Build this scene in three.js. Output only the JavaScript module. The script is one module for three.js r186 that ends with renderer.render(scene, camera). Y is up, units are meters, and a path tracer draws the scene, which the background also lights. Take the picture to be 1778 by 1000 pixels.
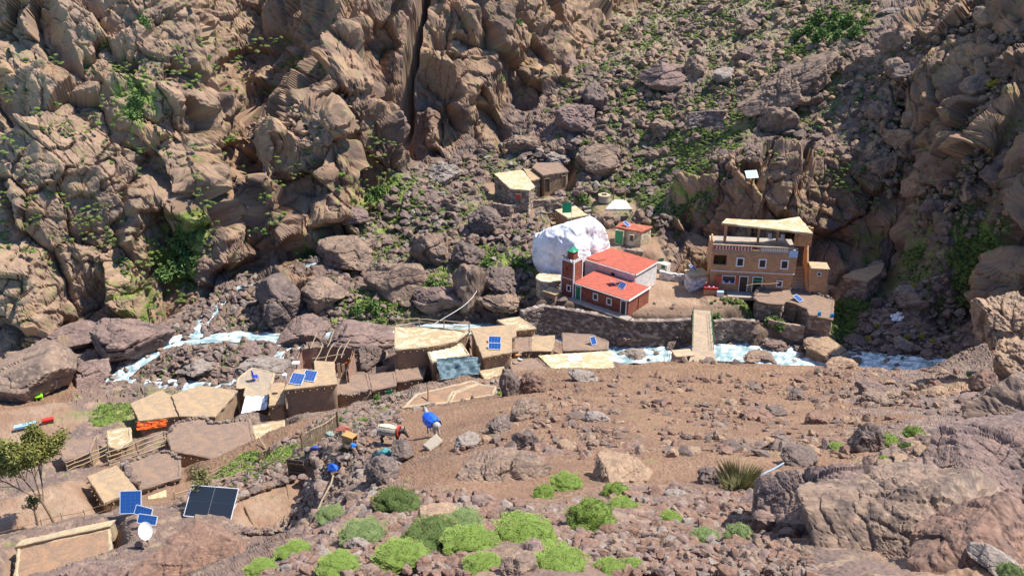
import * as THREE from 'three';
import { Sky } from 'three/addons/objects/Sky.js';
import { mergeGeometries, mergeVertices } from 'three/addons/utils/BufferGeometryUtils.js';
import { MarchingCubes } from 'three/addons/objects/MarchingCubes.js';
import { createNoise3D } from 'simplex-noise';

// ------------------------------------------------------------------ camera, sky, sun, exposure
const scene = new THREE.Scene();
const CAM_Y = 48, PITCH = 25 * Math.PI / 180, FOCAL = 1540;          // photo pixels (1778 x 1000)
const camera = new THREE.PerspectiveCamera(2 * Math.atan(500 / FOCAL) * 180 / Math.PI, 1778 / 1000, 0.5, 900);
camera.position.set(0, CAM_Y, 0);
camera.rotation.set(-PITCH, 0, 0);
const SUN = new THREE.Vector3(0.52, 0.87, -0.09).normalize();
const sky = new Sky(); sky.name = 'sky'; sky.scale.setScalar(2000); sky.userData.kind = 'structure';
sky.material.uniforms.sunPosition.value.copy(SUN);
sky.material.uniforms.turbidity.value = 3; sky.material.uniforms.rayleigh.value = 1.0;
sky.material.uniforms.mieCoefficient.value = 0.004;
scene.add(sky);
scene.environmentIntensity = 0.16;
const sun = new THREE.DirectionalLight(new THREE.Color(1.0, 0.94, 0.84), 5);
sun.position.copy(SUN).multiplyScalar(300).add(new THREE.Vector3(0, 10, -90));
sun.target.position.set(0, 10, -90); sun.castShadow = true;
sun.shadow.mapSize.set(4096, 4096);
Object.assign(sun.shadow.camera, { left: -120, right: 120, top: 120, bottom: -120, near: 50, far: 600 });
scene.add(sun, sun.target);
const renderer = new THREE.WebGLRenderer();
renderer.toneMapping = THREE.LinearToneMapping;
renderer.toneMappingExposure = 1.62;
renderer.shadowMap.enabled = true;

// ------------------------------------------------------------------ numbers
function rng(seed) { let s = seed >>> 0; return () => { s = (s + 0x6D2B79F5) >>> 0; let t = s; t = Math.imul(t ^ (t >>> 15), t | 1); t ^= t + Math.imul(t ^ (t >>> 7), t | 61); return ((t ^ (t >>> 14)) >>> 0) / 4294967296; }; }
const R = rng(77);
const rr = (a, b) => a + (b - a) * R();
const noise = createNoise3D(rng(5));
const fbm = (x, y, z, o = 4) => { let a = 0.5, s = 0, f = 1; for (let i = 0; i < o; i++) { s += a * noise(x * f, y * f, z * f); a *= 0.5; f *= 2.03; } return s; };
const clamp = (x, a = 0, b = 1) => x < a ? a : x > b ? b : x;
const sst = (a, b, x) => { const t = clamp((x - a) / (b - a)); return t * t * (3 - 2 * t); };
const lerp = (a, b, t) => a + (b - a) * t;
function hash3(i, j, k, n) { let h = Math.imul(i, 374761393) + Math.imul(j, 668265263) + Math.imul(k, 2147483647) + Math.imul(n, 1274126177) | 0; h = Math.imul(h ^ (h >>> 13), 1274126177); h ^= h >>> 16; return (h >>> 0) / 4294967296; }
// cells of broken rock: out = [f1, f2, facet offset, cell number]
const W = [0, 0, 0, 0];
function cells(x, y, z, seed = 0) {
  const ix = Math.floor(x), iy = Math.floor(y), iz = Math.floor(z);
  let f1 = 9, f2 = 9, bi = 0, bj = 0, bk = 0, bx = 0, by = 0, bz = 0;
  for (let i = ix - 1; i <= ix + 1; i++) for (let j = iy - 1; j <= iy + 1; j++) for (let k = iz - 1; k <= iz + 1; k++) {
    const px = i + hash3(i, j, k, seed + 1) - x, py = j + hash3(i, j, k, seed + 2) - y, pz = k + hash3(i, j, k, seed + 3) - z;
    const d = px * px + py * py + pz * pz;
    if (d < f1) { f2 = f1; f1 = d; bi = i; bj = j; bk = k; bx = px; by = py; bz = pz; } else if (d < f2) f2 = d;
  }
  W[0] = Math.sqrt(f1); W[1] = Math.sqrt(f2);
  const a = hash3(bi, bj, bk, seed + 4), b = hash3(bi, bj, bk, seed + 5), c = hash3(bi, bj, bk, seed + 6), e = hash3(bi, bj, bk, seed + 7);
  W[2] = (a - 0.5) + (bx * (b - 0.5) + by * (c - 0.35) + bz * (e - 0.5)) * 1.3; W[3] = hash3(bi, bj, bk, seed + 8);
  return W;
}

// ------------------------------------------------------------------ photo pixel -> direction -> place
const CP = Math.cos(PITCH), SP = Math.sin(PITCH);
function ray(px, py) { const dx = (px - 889) / FOCAL, dy = (500 - py) / FOCAL; const f = CP + dy * SP; return [dx / f, (dy * CP - SP) / f]; }   // sideways and up per metre ahead
function atD(px, py, D) { const [a, t] = ray(px, py); return new THREE.Vector3(a * D, CAM_Y + t * D, -D); }
function atY(px, py, y) { const [a, t] = ray(px, py); const D = (y - CAM_Y) / t; return new THREE.Vector3(a * D, y, -D); }
const pxm = (v) => FOCAL / (-v.z * CP + (CAM_Y - v.y) * SP);   // photo pixels per metre at a place

// ------------------------------------------------------------------ flat roofed houses (roof outline in photo pixels, roof height, wall height)
const HOUSES = [
  { k: 'pale', y: 6.8, h: 3.2, roof: [[685, 565], [817, 573], [791, 592], [741, 602], [685, 607]], label: 'wide flat mud house with white stained roof beside the dark canvas shelter' },
  { k: 'white', y: 6.2, h: 3.4, roof: [[740, 604], [800, 594], [815, 616], [750, 629]], label: 'narrow flat house with chalky white roof above the blue grey canvas' },
  { k: 'brown', y: 4.6, h: 2.4, roof: [[686, 624], [733, 620], [742, 633], [733, 657], [688, 663]], label: 'brown mud roofed hut with a small dark window between terrace roof and canvas' },
  { k: 'brown', y: 4.9, h: 2.4, roof: [[640, 651], [684, 645], [687, 669], [646, 678]], label: 'low brown roofed hut with a green door beside a pole' },
  { k: 'brown', y: 5.1, h: 2.6, roof: [[584, 648], [637, 649], [643, 675], [584, 687]], label: 'brown roofed store with a stone rim joined to the solar panel house' },
  { k: 'tan', y: 7.4, h: 3.6, roof: [[493, 676], [584, 666], [579, 628], [545, 626], [543, 640], [511, 641]], label: 'tan mud house carrying two blue solar panels on its flat roof' },
  { k: 'tan', y: 5.9, h: 2.6, roof: [[470, 666], [492, 664], [493, 699], [466, 704]], label: 'small tan side room stepped down beside the two solar panels' },
  { k: 'grey', y: 4.7, h: 2.6, roof: [[411, 657], [437, 638], [476, 648], [466, 688], [424, 688], [426, 673], [409, 674]], label: 'greyish flat roof with a blue chair and a white sheet at its edge' },
  { k: 'tan', y: 4.6, h: 2.7, roof: [[226, 700], [280, 677], [296, 686], [311, 722], [240, 730]], label: 'tan flat roofed house with an orange awning on its front' },
  { k: 'tan', y: 4.8, h: 2.8, roof: [[297, 686], [346, 669], [411, 678], [372, 723], [311, 722]], label: 'tan flat house with a gabled back edge next to the orange awning house' },
  { k: 'brown', y: 6.2, h: 2.4, roof: [[287, 752], [311, 731], [358, 724], [364, 733], [433, 727], [441, 773], [377, 797], [297, 783]], label: 'large purplish brown roof with straw edges above a reed fence' },
  { k: 'pale', y: 5.8, h: 2.2, roof: [[436, 739], [493, 730], [490, 761], [446, 772]], label: 'small pale roof sheet beside the large purplish brown roof' },
  { k: 'brown', y: 7.4, h: 2.0, roof: [[214, 804], [286, 783], [312, 797], [312, 829], [242, 850]], label: 'brown earth roof edged with rough stones below the straw edged roof' },
  { k: 'tan', y: 8.0, h: 1.9, roof: [[150, 827], [201, 808], [236, 850], [180, 873]], label: 'square tan slab roof near the blue framed solar panel' },
  { k: 'dirt', y: 11.2, h: 1.6, roof: [[29, 951], [190, 918], [193, 962], [120, 1010], [20, 1040]], label: 'bare earth roof with a pale mud parapet behind it' },
  { k: 'tan', y: 6.6, h: 3.3, roof: [[817, 569], [895, 563], [896, 583], [888, 586], [888, 611], [838, 620]], label: 'tan flat roof with two stacked blue solar panels and pale stains' },
  { k: 'pale', y: 6.0, h: 3.0, roof: [[863, 556], [901, 550], [931, 570], [895, 574]], label: 'small pale roof behind the roof with two stacked solar panels' },
  { k: 'brown', y: 5.2, h: 2.6, roof: [[890, 586], [921, 585], [921, 609], [890, 611]], label: 'small dark brown roof beside the two stacked solar panels' },
  { k: 'tan', y: 5.1, h: 2.6, roof: [[923, 584], [963, 582], [961, 602], [957, 609], [923, 609]], label: 'small light brown roof between two darker roofs above the cream slab' },
  { k: 'brown', y: 4.9, h: 2.6, roof: [[976, 578], [1028, 581], [1057, 593], [1056, 607], [978, 609]], label: 'brown earth roof with one small blue panel beside the river' },
  { k: 'cream', y: 5.2, h: 2.2, roof: [[935, 617], [1062, 609], [1066, 645], [968, 648]], label: 'long cream plastered roof with a square white patch' },
  { k: 'pale', y: 5.2, h: 2.2, roof: [[831, 645], [875, 637], [873, 657], [845, 663]], label: 'little pale roof next to the dark canvas shelter' },
  { k: 'brown', y: 5.0, h: 2.0, roof: [[880, 624], [933, 622], [966, 650], [893, 652]], label: 'brown earth terrace roof between the little pale roof and cream slab' },
  { k: 'dirt', y: 8.6, h: 1.5, roof: [[698, 708], [722, 685], [821, 661], [830, 666], [786, 681], [776, 700], [745, 701]], label: 'long low earth roof with a pale cracked mud rim above the mules' },
  { k: 'dirt', y: 9.0, h: 1.4, roof: [[779, 699], [789, 682], [832, 667], [862, 672], [857, 686]], label: 'low earth roof in front of two pointed boulders' },
  { k: 'brown', y: 6.0, h: 1.8, roof: [[100, 776], [130, 763], [166, 758], [152, 788], [110, 800]], label: 'low brown terrace roof with a pale curved edge above the tree' },
  { k: 'pale', y: 5.4, h: 2.0, roof: [[184, 748], [225, 742], [227, 765], [202, 780], [187, 774]], label: 'small pale roof beside the orange awning house' },
  { k: 'cream', w: 'stone', y: 10.2, h: 3.2, roof: [[858, 301], [904, 295], [910, 298], [928, 323], [919, 330], [886, 327]], label: 'stone house with a cream roof and a red window above the boulders' },
  { k: 'tan', w: 'stone', y: 9.9, h: 2.8, roof: [[910, 294], [923, 293], [939, 309], [921, 313]], label: 'narrow tan roofed link between the two stone houses' },
  { k: 'brown', w: 'mud', y: 10.4, h: 3.2, roof: [[924, 290], [931, 283], [972, 282], [987, 297], [943, 304]], label: 'mud house with a dark brown roof and open doorways beside the cream roofed one' },
  { k: 'cream', w: 'mud', y: 7.0, h: 2.4, roof: [[964, 364], [999, 357], [1020, 373], [986, 378]], label: 'small tan hut with a pale roof behind the white rock' },
  { k: 'redroof', w: 'plaster', y: 7.9, h: 2.2, roof: [[1069, 393], [1080, 385], [1133, 393], [1114, 402]], label: 'whitewashed hut with a green metal door and an orange red roof' },
  { k: 'brown', w: 'stone', y: 4.6, h: 2.4, roof: [[1309, 517], [1313, 506], [1324, 500], [1354, 499], [1380, 505], [1418, 510], [1449, 521], [1447, 555], [1408, 547], [1405, 537], [1380, 526], [1364, 523], [1358, 528], [1338, 527], [1318, 523]], label: 'rounded dry stone house with an earth roof beside the rapids' },
  { k: 'tan', w: 'stone', y: 6.2, h: 2.8, roof: [[1465, 479], [1479, 471], [1536, 456], [1531, 472], [1508, 488]], label: 'little block house with a wedge shaped tan roof under the cliff' },
];
for (const b of HOUSES) { b.poly = b.roof.map(([x, y]) => { const v = atY(x, y, b.y); return [v.x, v.z]; }); b.pad = b.y - b.h; }
// other levelled ground: outline in photo pixels at a height
const PADS = [
  { y: 3.5, px: [[925, 521], [975, 500], [1060, 440], [1130, 440], [1160, 470], [1240, 500], [1300, 500], [1330, 530], [1205, 549], [1100, 546], [1000, 528]] },       // mosque terrace
  { y: 4.0, px: [[1215, 500], [1240, 482], [1440, 484], [1440, 515], [1330, 530], [1230, 522]] },     // lodge
  { y: 2.4, px: [[1312, 572], [1310, 520], [1450, 530], [1448, 580], [1400, 574]] },                    // round stone house
  { y: 3.6, px: [[1460, 520], [1470, 490], [1540, 470], [1545, 500], [1510, 525]] },                    // little block house
  { y: 5.7, px: [[1060, 430], [1062, 405], [1130, 405], [1140, 435]] },                                 // green door hut
  { y: 4.6, px: [[965, 415], [960, 390], [1020, 385], [1030, 415]] },                                   // flag hut
  { y: 7.0, px: [[855, 352], [858, 325], [985, 310], [990, 340], [900, 365]] },                          // upper stone houses
  { y: 7.0, px: [[1035, 370], [1035, 350], [1095, 345], [1105, 370]] },                                 // concrete slab
  { y: 11.2, px: [[405, 872], [493, 838], [530, 830], [548, 890], [510, 910], [445, 920]] },            // levelled earth beside the panels
  { y: 8.1, px: [[-20, 905], [-20, 880], [140, 830], [190, 880], [185, 905], [20, 935]] },               // yard with the tree
  { y: 3.4, px: [[-40, 800], [-40, 720], [100, 700], [130, 730], [60, 790]] },                            // sitting place with benches
];
for (const p of PADS) p.poly = p.px.map(([x, y]) => { const v = atY(x, y, p.y); return [v.x, v.z]; });
const ALLPADS = [...PADS.map((p, i) => ({ poly: p.poly, y: p.y, soft: i < 3 ? 0.7 : 1.6 })), ...HOUSES.map((b) => ({ poly: b.poly, y: b.pad, soft: 1.2 }))];
function sdPoly(p, x, z) {   // negative inside
  let d = 1e9, inside = false;
  for (let i = 0, j = p.length - 1; i < p.length; j = i++) {
    const ex = p[j][0] - p[i][0], ez = p[j][1] - p[i][1], wx = x - p[i][0], wz = z - p[i][1];
    const t = clamp((wx * ex + wz * ez) / (ex * ex + ez * ez + 1e-9)); const bx = wx - ex * t, bz = wz - ez * t;
    d = Math.min(d, bx * bx + bz * bz);
    if ((p[i][1] > z) !== (p[j][1] > z) && x < (p[j][0] - p[i][0]) * (z - p[i][1]) / (p[j][1] - p[i][1]) + p[i][0]) inside = !inside;
  }
  return (inside ? -1 : 1) * Math.sqrt(d);
}

// ------------------------------------------------------------------ streams: photo pixel, water height, half width
const STREAMS = [
  { name: 'river', pts: [[1900, 660, 3.6, 2], [1720, 648, 2.8, 1.8], [1630, 634, 2.3, 1.8], [1540, 628, 1.7, 1.8], [1450, 626, 1.2, 2.4], [1370, 610, 0.9, 3.0], [1300, 602, 0.6, 3.0], [1225, 599, 0.4, 2.9], [1150, 603, 0.2, 2.7], [1085, 607, 0.0, 2.4], [980, 590, -0.5, 2], [860, 575, -0.7, 2], [700, 580, -0.9, 2], [590, 583, -1.1, 1.8], [480, 588, -1.3, 1.3], [400, 583, -1.6, 1.2], [300, 593, -1.9, 1.2], [232, 632, -2.4, 0.9], [195, 660, -2.8, 1.1], [90, 668, -3.2, 1.0], [-60, 670, -3.6, 1.5]] },
  { name: 'side_stream', pts: [[545, 452, 2.6, 0.7], [500, 474, 1.8, 0.6], [455, 487, 1.2, 0.35], [400, 505, 0.3, 0.35], [380, 528, -0.5, 0.5], [352, 556, -1.2, 0.8], [335, 583, -1.75, 0.9]] },
  { name: 'river_branch', pts: [[560, 590, -1.15, 0.8], [520, 605, -1.2, 0.9], [480, 618, -1.3, 0.9], [455, 640, -1.5, 0.9], [425, 662, -1.7, 1.2], [395, 672, -1.9, 1.6], [330, 672, -2.2, 1.4], [270, 665, -2.5, 0.8], [200, 662, -2.8, 0.8]] },
];
for (const s of STREAMS) {
  const v = s.pts.map(([x, y, h]) => atY(x, y, h)); s.curve = new THREE.CatmullRomCurve3(v, false, 'centripetal');
  const n = 160; s.line = []; for (let i = 0; i <= n; i++) { const p = s.curve.getPoint(i / n); const f = i / n * (s.pts.length - 1), a = Math.min(Math.floor(f), s.pts.length - 2); s.line.push([p.x, p.z, p.y, lerp(s.pts[a][3], s.pts[a + 1][3], f - a)]); }
}

// ------------------------------------------------------------------ the lie of the land: photo pixel, metres ahead, kind (c cliff, d dirt slope, s rubble, g green valley floor, r river bed, o outcrop)
const CPX = [
  // near slope
  [889, 1000, 14, 'n'], [889, 900, 20, 'n'], [889, 800, 29, 'd'], [889, 750, 38, 'd'], [900, 700, 47, 'd'], [1000, 660, 60, 'd'], [755, 752, 43, 'd'], [680, 765, 43, 'd'],
  [1300, 1000, 14, 'n'], [1300, 900, 19.5, 'n'], [1300, 800, 28, 'd'], [1300, 740, 39, 'd'], [1300, 690, 51, 'd'], [1300, 650, 63, 'd'], [1300, 637, 73, 'd'],
  [1440, 1000, 13.2, 'o'], [1470, 900, 17.8, 'o'], [1560, 820, 24, 'o'], [1700, 1000, 12.2, 'o'], [1700, 900, 16.8, 'o'], [1650, 800, 25, 'o'], [1650, 740, 36, 's'], [1600, 700, 45, 's'], [1600, 655, 57, 's'], [1650, 640, 64, 's'],
  [1778, 700, 43, 's'], [1790, 640, 52, 'o'], [1100, 690, 50, 'd'], [1100, 652, 64, 'd'], [1480, 720, 43, 'd'], [1480, 650, 61, 'd'], [1480, 638, 70, 'd'],
  [640, 1000, 14.5, 'n'], [640, 900, 20.5, 'n'], [640, 830, 28, 'd'], [600, 770, 42, 'd'], [620, 738, 50, 's'], [520, 770, 55, 'd'], [562, 880, 38, 's'], [520, 914, 40.5, 's'], [480, 920, 41.5, 's'], [400, 916, 42, 's'], [440, 947, 36, 's'], [545, 915, 35, 's'], [525, 935, 26, 's'],
  [425, 985, 26, 's'], [340, 985, 30, 's'], [200, 1000, 33, 's'], [60, 1010, 36, 's'],
  [560, 712, 66, 's'], [620, 712, 65, 's'], [690, 713, 61, 's'], [500, 745, 58, 'd'], [765, 706, 56, 'd'], [835, 690, 59, 'd'], [870, 682, 61, 'd'], [900, 668, 63, 'd'], [935, 658, 66, 'd'],
  [450, 830, 51, 'd'], [548, 800, 47.5, 's'], [350, 850, 51, 'd'], [250, 890, 45, 's'],
  [130, 700, 72, 's'], [60, 690, 74, 'd'], [160, 760, 64, 's'], [200, 720, 70, 'g'],
  // banks and far side of the river
  [1130, 632, 74, 'd'], [1000, 600, 80, 's'], [620, 610, 82, 's'], [520, 560, 91, 's'], [420, 560, 93, 's'], [300, 560, 96, 's'], [300, 640, 83, 's'], [120, 620, 86, 's'], [0, 640, 84, 's'],
  [420, 500, 104, 's'], [600, 500, 101, 's'], [700, 520, 97, 'g'], [800, 540, 94, 's'], [900, 560, 90, 's'], [700, 460, 106, 'g'], [800, 460, 104, 's'], [620, 430, 110, 's'], [880, 460, 102, 'g'], [920, 400, 108, 's'],
  [760, 380, 113, 'g'], [680, 350, 118, 'g'], [780, 320, 122, 's'], [720, 285, 129, 's'], [640, 370, 116, 'g'], [830, 265, 130, 's'], [900, 300, 122, 'g'], [950, 240, 130, 's'], [1050, 330, 117, 'g'], [1130, 330, 117, 'g'], [1150, 400, 106, 's'], [1030, 250, 126, 's'],
  [1130, 255, 125, 'g'], [1120, 190, 131, 's'], [1000, 190, 135, 's'], [930, 190, 137, 's'], [1020, 110, 147, 's'], [1070, 30, 170, 'h'], [1130, 100, 143, 'h'], [1200, 60, 148, 'h'], [1180, 0, 165, 'h'], [1300, 0, 150, 'h'], [1300, 90, 136, 'h'], [1400, 70, 128, 'g'], [1450, 30, 132, 'g'], [1530, 0, 132, 's'],
  [1250, 180, 124, 's'], [1200, 230, 122, 'g'], [1330, 215, 115, 'g'], [1420, 140, 118, 'g'], [1500, 90, 118, 's'], [1185, 300, 117, 's'], [1440, 220, 112, 's'], [1360, 255, 110, 's'],
  // rock spur behind the lodge
  [1215, 330, 108, 'c'], [1260, 290, 108, 'c'], [1320, 290, 106, 'c'], [1400, 300, 104.5, 'c'], [1480, 290, 104, 'c'], [1205, 440, 103, 'c'], [1190, 415, 106, 's'], [1300, 430, 101, 'c'], [1420, 420, 100, 'c'], [1470, 440, 99.5, 'c'], [1560, 370, 98.5, 'c'], [1590, 300, 100, 'c'],
  [1500, 200, 110, 's'], [1580, 200, 106, 'c'], [1600, 100, 109, 'c'], [1650, 0, 118, 'c'], [1700, 150, 99, 'c'], [1700, 280, 91, 'c'], [1778, 100, 96, 'c'], [1778, 300, 85, 'c'], [1778, 0, 103, 'c'],
  [1690, 400, 90, 'g'], [1600, 450, 93, 'g'], [1540, 470, 95, 'g'], [1778, 400, 82, 'c'], [1720, 470, 85, 'g'], [1600, 540, 87, 's'], [1520, 560, 88, 's'], [1680, 560, 80, 's'], [1580, 600, 83, 's'],
  // left cliffs
  [0, 585, 92, 'c'], [150, 535, 98, 'c'], [300, 487, 105, 'c'], [440, 467, 107, 'c'], [520, 420, 111, 'c'], [620, 335, 119.5, 'c'], [700, 267, 132, 'c'], [830, 240, 133, 'c'], [900, 180, 140, 'c'], [1000, 100, 150, 'c'], [1060, 10, 178, 'c'],
  [0, 480, 94.5, 'c'], [0, 400, 99, 'c'], [0, 300, 101, 'c'], [0, 200, 108, 'c'], [0, 100, 113, 'c'], [0, 0, 116, 'c'], [100, 300, 103, 'c'], [150, 430, 101, 'c'],
  [200, 400, 102.5, 'c'], [200, 300, 106.5, 'c'], [200, 200, 110, 'c'], [200, 100, 115.5, 'c'], [200, 0, 119, 'c'], [330, 420, 107, 'c'], [330, 300, 108, 'c'], [330, 200, 114, 'c'], [330, 90, 119, 'c'], [330, 0, 126, 'c'],
  [410, 400, 111, 'c'], [420, 300, 119, 'c'], [430, 200, 131, 'c'], [430, 100, 140, 'c'], [440, 0, 146, 'c'], [470, 380, 108.5, 'c'], [470, 280, 111, 'c'], [500, 220, 115, 'c'], [560, 160, 122, 'c'], [560, 300, 113, 'c'], [600, 220, 116.5, 'c'],
  [540, 90, 132, 'c'], [560, 0, 136, 'c'], [640, 120, 128, 'c'], [650, 220, 123, 'c'], [640, 0, 135, 'c'], [700, 130, 134, 'c'], [700, 0, 139, 'c'], [780, 160, 134, 'c'], [780, 60, 139, 'c'], [800, 0, 143, 'c'], [860, 120, 139, 'c'], [880, 40, 144, 'c'], [960, 60, 148, 'c'], [980, 0, 154, 'c'],
];
// beyond the frame: x, metres ahead, height, kind
const CXZ = [
  [12, 77.5, 2.0, 's'], [17.6, 78, 3.2, 'd'], [22.5, 78, 1.4, 's'], [27, 78, 1.2, 's'], [32, 77.5, 1.5, 's'], [38, 76.5, 2.2, 's'],
  [0, 3, 40.2, 'n'], [-25, 6, 36, 'n'], [25, 6, 41, 'n'], [-55, 25, 16, 's'], [-70, 55, 6, 's'], [-95, 75, 4, 's'], [50, 25, 31, 'n'], [60, 45, 24, 's'], [75, 60, 20, 's'], [85, 75, 24, 'c'],
  [-110, 100, 30, 'c'], [-120, 140, 52, 'c'], [-80, 170, 62, 'c'], [-40, 180, 56, 'c'], [0, 190, 50, 'c'], [20, 215, 48, 'h'], [50, 190, 42, 'h'], [80, 170, 48, 'c'], [110, 130, 50, 'c'], [100, 95, 40, 'c'], [-130, 240, 90, 'c'], [0, 245, 72, 'c'], [60, 245, 62, 'h'], [130, 240, 85, 'c'], [150, 60, 45, 'c'], [-150, 60, 30, 'c'],
];
const KINDS = 'cdsgrohn';
const ctl = [...CPX.map(([x, y, D, k]) => { const v = atD(x, y, D); return [v.x, D, v.y, k]; }), ...CXZ];
// thin plate spline through the control points
const tps = (() => {
  const n = ctl.length, N = n + 3, A = [], S = 100;
  const U = (r2) => r2 < 1e-12 ? 0 : r2 * Math.log(r2);
  for (let i = 0; i < N; i++) A.push(new Float64Array(N + 1));
  for (let i = 0; i < n; i++) {
    const [xi, di, hi] = ctl[i];
    for (let j = 0; j < n; j++) { const dx = (xi - ctl[j][0]) / S, dd = (di - ctl[j][1]) / S; A[i][j] = U(dx * dx + dd * dd); }
    A[i][i] += 0.00006; A[i][n] = A[n][i] = 1; A[i][n + 1] = A[n + 1][i] = xi / S; A[i][n + 2] = A[n + 2][i] = di / S; A[i][N] = hi;
  }
  for (let c = 0; c < N; c++) {
    let p = c; for (let r = c + 1; r < N; r++) if (Math.abs(A[r][c]) > Math.abs(A[p][c])) p = r;
    [A[c], A[p]] = [A[p], A[c]];
    for (let r = c + 1; r < N; r++) { const f = A[r][c] / A[c][c]; if (f) for (let k = c; k <= N; k++) A[r][k] -= f * A[c][k]; }
  }
  const w = new Float64Array(N);
  for (let r = N - 1; r >= 0; r--) { let s = A[r][N]; for (let k = r + 1; k < N; k++) s -= A[r][k] * w[k]; w[r] = s / A[r][r]; }
  return (x, D) => { let h = w[n] + w[n + 1] * x / S + w[n + 2] * D / S; for (let i = 0; i < n; i++) { const dx = (x - ctl[i][0]) / S, dd = (D - ctl[i][1]) / S, r2 = dx * dx + dd * dd; if (r2 > 1e-12) h += w[i] * r2 * Math.log(r2); } return h; };
})();
const X0 = -150, GS = 0.6, GX = 501, GD = 420;                // grid of heights and ground kinds
const gH = new Float32Array(GX * GD), gK = KINDS.split('').map(() => new Float32Array(GX * GD)), gPad = new Float32Array(GX * GD), gWet = new Float32Array(GX * GD);
const crack = [[700, 262, 131], [712, 200, 134], [728, 120, 138], [738, 40, 141], [745, -40, 146]].map(([x, y, D]) => { const v = atD(x, y, D); return [v.x, v.z]; });
const crack2 = [[1325, 400, 100], [1318, 330, 105], [1330, 290, 108], [1340, 270, 111]].map(([x, y, D]) => { const v = atD(x, y, D); return [v.x, v.z]; });
const crack3 = [[1375, 395, 99], [1392, 330, 103], [1400, 290, 106], [1402, 275, 109]].map(([x, y, D]) => { const v = atD(x, y, D); return [v.x, v.z]; });
function dLine(l, x, z) { let d = 1e9; for (let i = 0; i + 1 < l.length; i++) { const ex = l[i + 1][0] - l[i][0], ez = l[i + 1][1] - l[i][1], wx = x - l[i][0], wz = z - l[i][1]; const t = clamp((wx * ex + wz * ez) / (ex * ex + ez * ez)); d = Math.min(d, Math.hypot(wx - ex * t, wz - ez * t)); } return d; }
const ctlK = ctl.map((c) => KINDS.indexOf(c[3])), CX = 253, CD = 213, cH = new Float64Array(CX * CD), cK = KINDS.split('').map(() => new Float64Array(CX * CD));   // coarse nodes every 1.2 m
for (let j = 0; j < CD; j++) for (let i = 0; i < CX; i++) {
  const x = X0 + (i - 1) * 1.2, D = (j - 1) * 1.2, o = j * CX + i; cH[o] = tps(x, D);
  const acc = new Float64Array(KINDS.length); let tot = 0; const jx = x + 3 * noise(x * 0.12, D * 0.12, 1), jd = D + 3 * noise(x * 0.12, D * 0.12, 9);
  for (let n = 0; n < ctl.length; n++) { const c = ctl[n], dx = jx - c[0], dd = jd - c[1], r = dx * dx + dd * dd, w = 1 / (r * r + 3); acc[ctlK[n]] += w; tot += w; }
  for (let k = 0; k < KINDS.length; k++) cK[k][o] = acc[k] / tot;
}
const cat = (t) => [(-t + 2 * t * t - t * t * t) / 2, (2 - 5 * t * t + 3 * t * t * t) / 2, (t + 4 * t * t - 3 * t * t * t) / 2, (t * t * t - t * t) / 2];
const halves = [cat(0), cat(0.5)];
for (let j = 0; j < GD; j++) for (let i = 0; i < GX; i++) {
  const x = X0 + i * GS, D = j * GS, z = -D, o = j * GX + i, ci = i >> 1, cj = j >> 1, wa = halves[i & 1], wb = halves[j & 1];
  let h = 0; for (let m = 0; m < 4; m++) { const q = (cj + m) * CX + ci; h += wb[m] * (wa[0] * cH[q] + wa[1] * cH[q + 1] + wa[2] * cH[q + 2] + wa[3] * cH[q + 3]); }
  for (let k = 0; k < KINDS.length; k++) { const c = cK[k], q = (cj + 1) * CX + ci + 1; gK[k][o] = i & 1 ? (j & 1 ? (c[q] + c[q + 1] + c[q + CX] + c[q + CX + 1]) / 4 : (c[q] + c[q + 1]) / 2) : j & 1 ? (c[q] + c[q + CX]) / 2 : c[q]; }
  let wet = 0;
  if (D > 66 && D < 122) for (const s of STREAMS) {
    let b = 1e9, by = 0, bw = 1;
    for (const q of s.line) { const d = (q[0] - x) ** 2 + (q[1] - z) ** 2; if (d < b) { b = d; by = q[2]; bw = q[3]; } }
    b = Math.sqrt(b); const w = sst(bw + 5, bw * 0.7, b);
    if (w > 0) { h = lerp(h, by - 0.35 + 0.12 * Math.max(0, b - bw), w); wet = Math.max(wet, sst(bw + 1.2, bw, b)); }
  }
  let pad = 0;
  for (const p of ALLPADS) {
    p.box ??= [Math.min(...p.poly.map((q) => q[0])) - 3, Math.max(...p.poly.map((q) => q[0])) + 3, Math.min(...p.poly.map((q) => q[1])) - 3, Math.max(...p.poly.map((q) => q[1])) + 3];
    if (x < p.box[0] || x > p.box[1] || z < p.box[2] || z > p.box[3]) continue;
    const w = sst(p.soft, 0.1, sdPoly(p.poly, x, z)); h = lerp(h, p.y, w); pad = Math.max(pad, w);
  }
  gH[o] = h; gPad[o] = pad; gWet[o] = wet;
}
function bil(g, x, z) { const u = clamp((x - X0) / GS, 0, GX - 1.001), v = clamp(-z / GS, 0, GD - 1.001), i = Math.floor(u), j = Math.floor(v), a = u - i, b = v - j, o = j * GX + i; return (g[o] * (1 - a) + g[o + 1] * a) * (1 - b) + (g[o + GX] * (1 - a) + g[o + GX + 1] * a) * b; }
function cub(g, x, z) {
  const u = clamp((x - X0) / GS, 1, GX - 3.001), v = clamp(-z / GS, 1, GD - 3.001), i = Math.floor(u), j = Math.floor(v), a = u - i, b = v - j;
  const w = (t) => [((1 - t) ** 3) / 6, (3 * t ** 3 - 6 * t * t + 4) / 6, (-3 * t ** 3 + 3 * t * t + 3 * t + 1) / 6, t ** 3 / 6], p = w(a), q = w(b);
  let s = 0; for (let m = 0; m < 4; m++) { const o = (j + m - 1) * GX + i - 1; s += q[m] * (g[o] * p[0] + g[o + 1] * p[1] + g[o + 2] * p[2] + g[o + 3] * p[3]); } return s;
}
const gSx = new Float32Array(GX * GD), gSz = new Float32Array(GX * GD);
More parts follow.
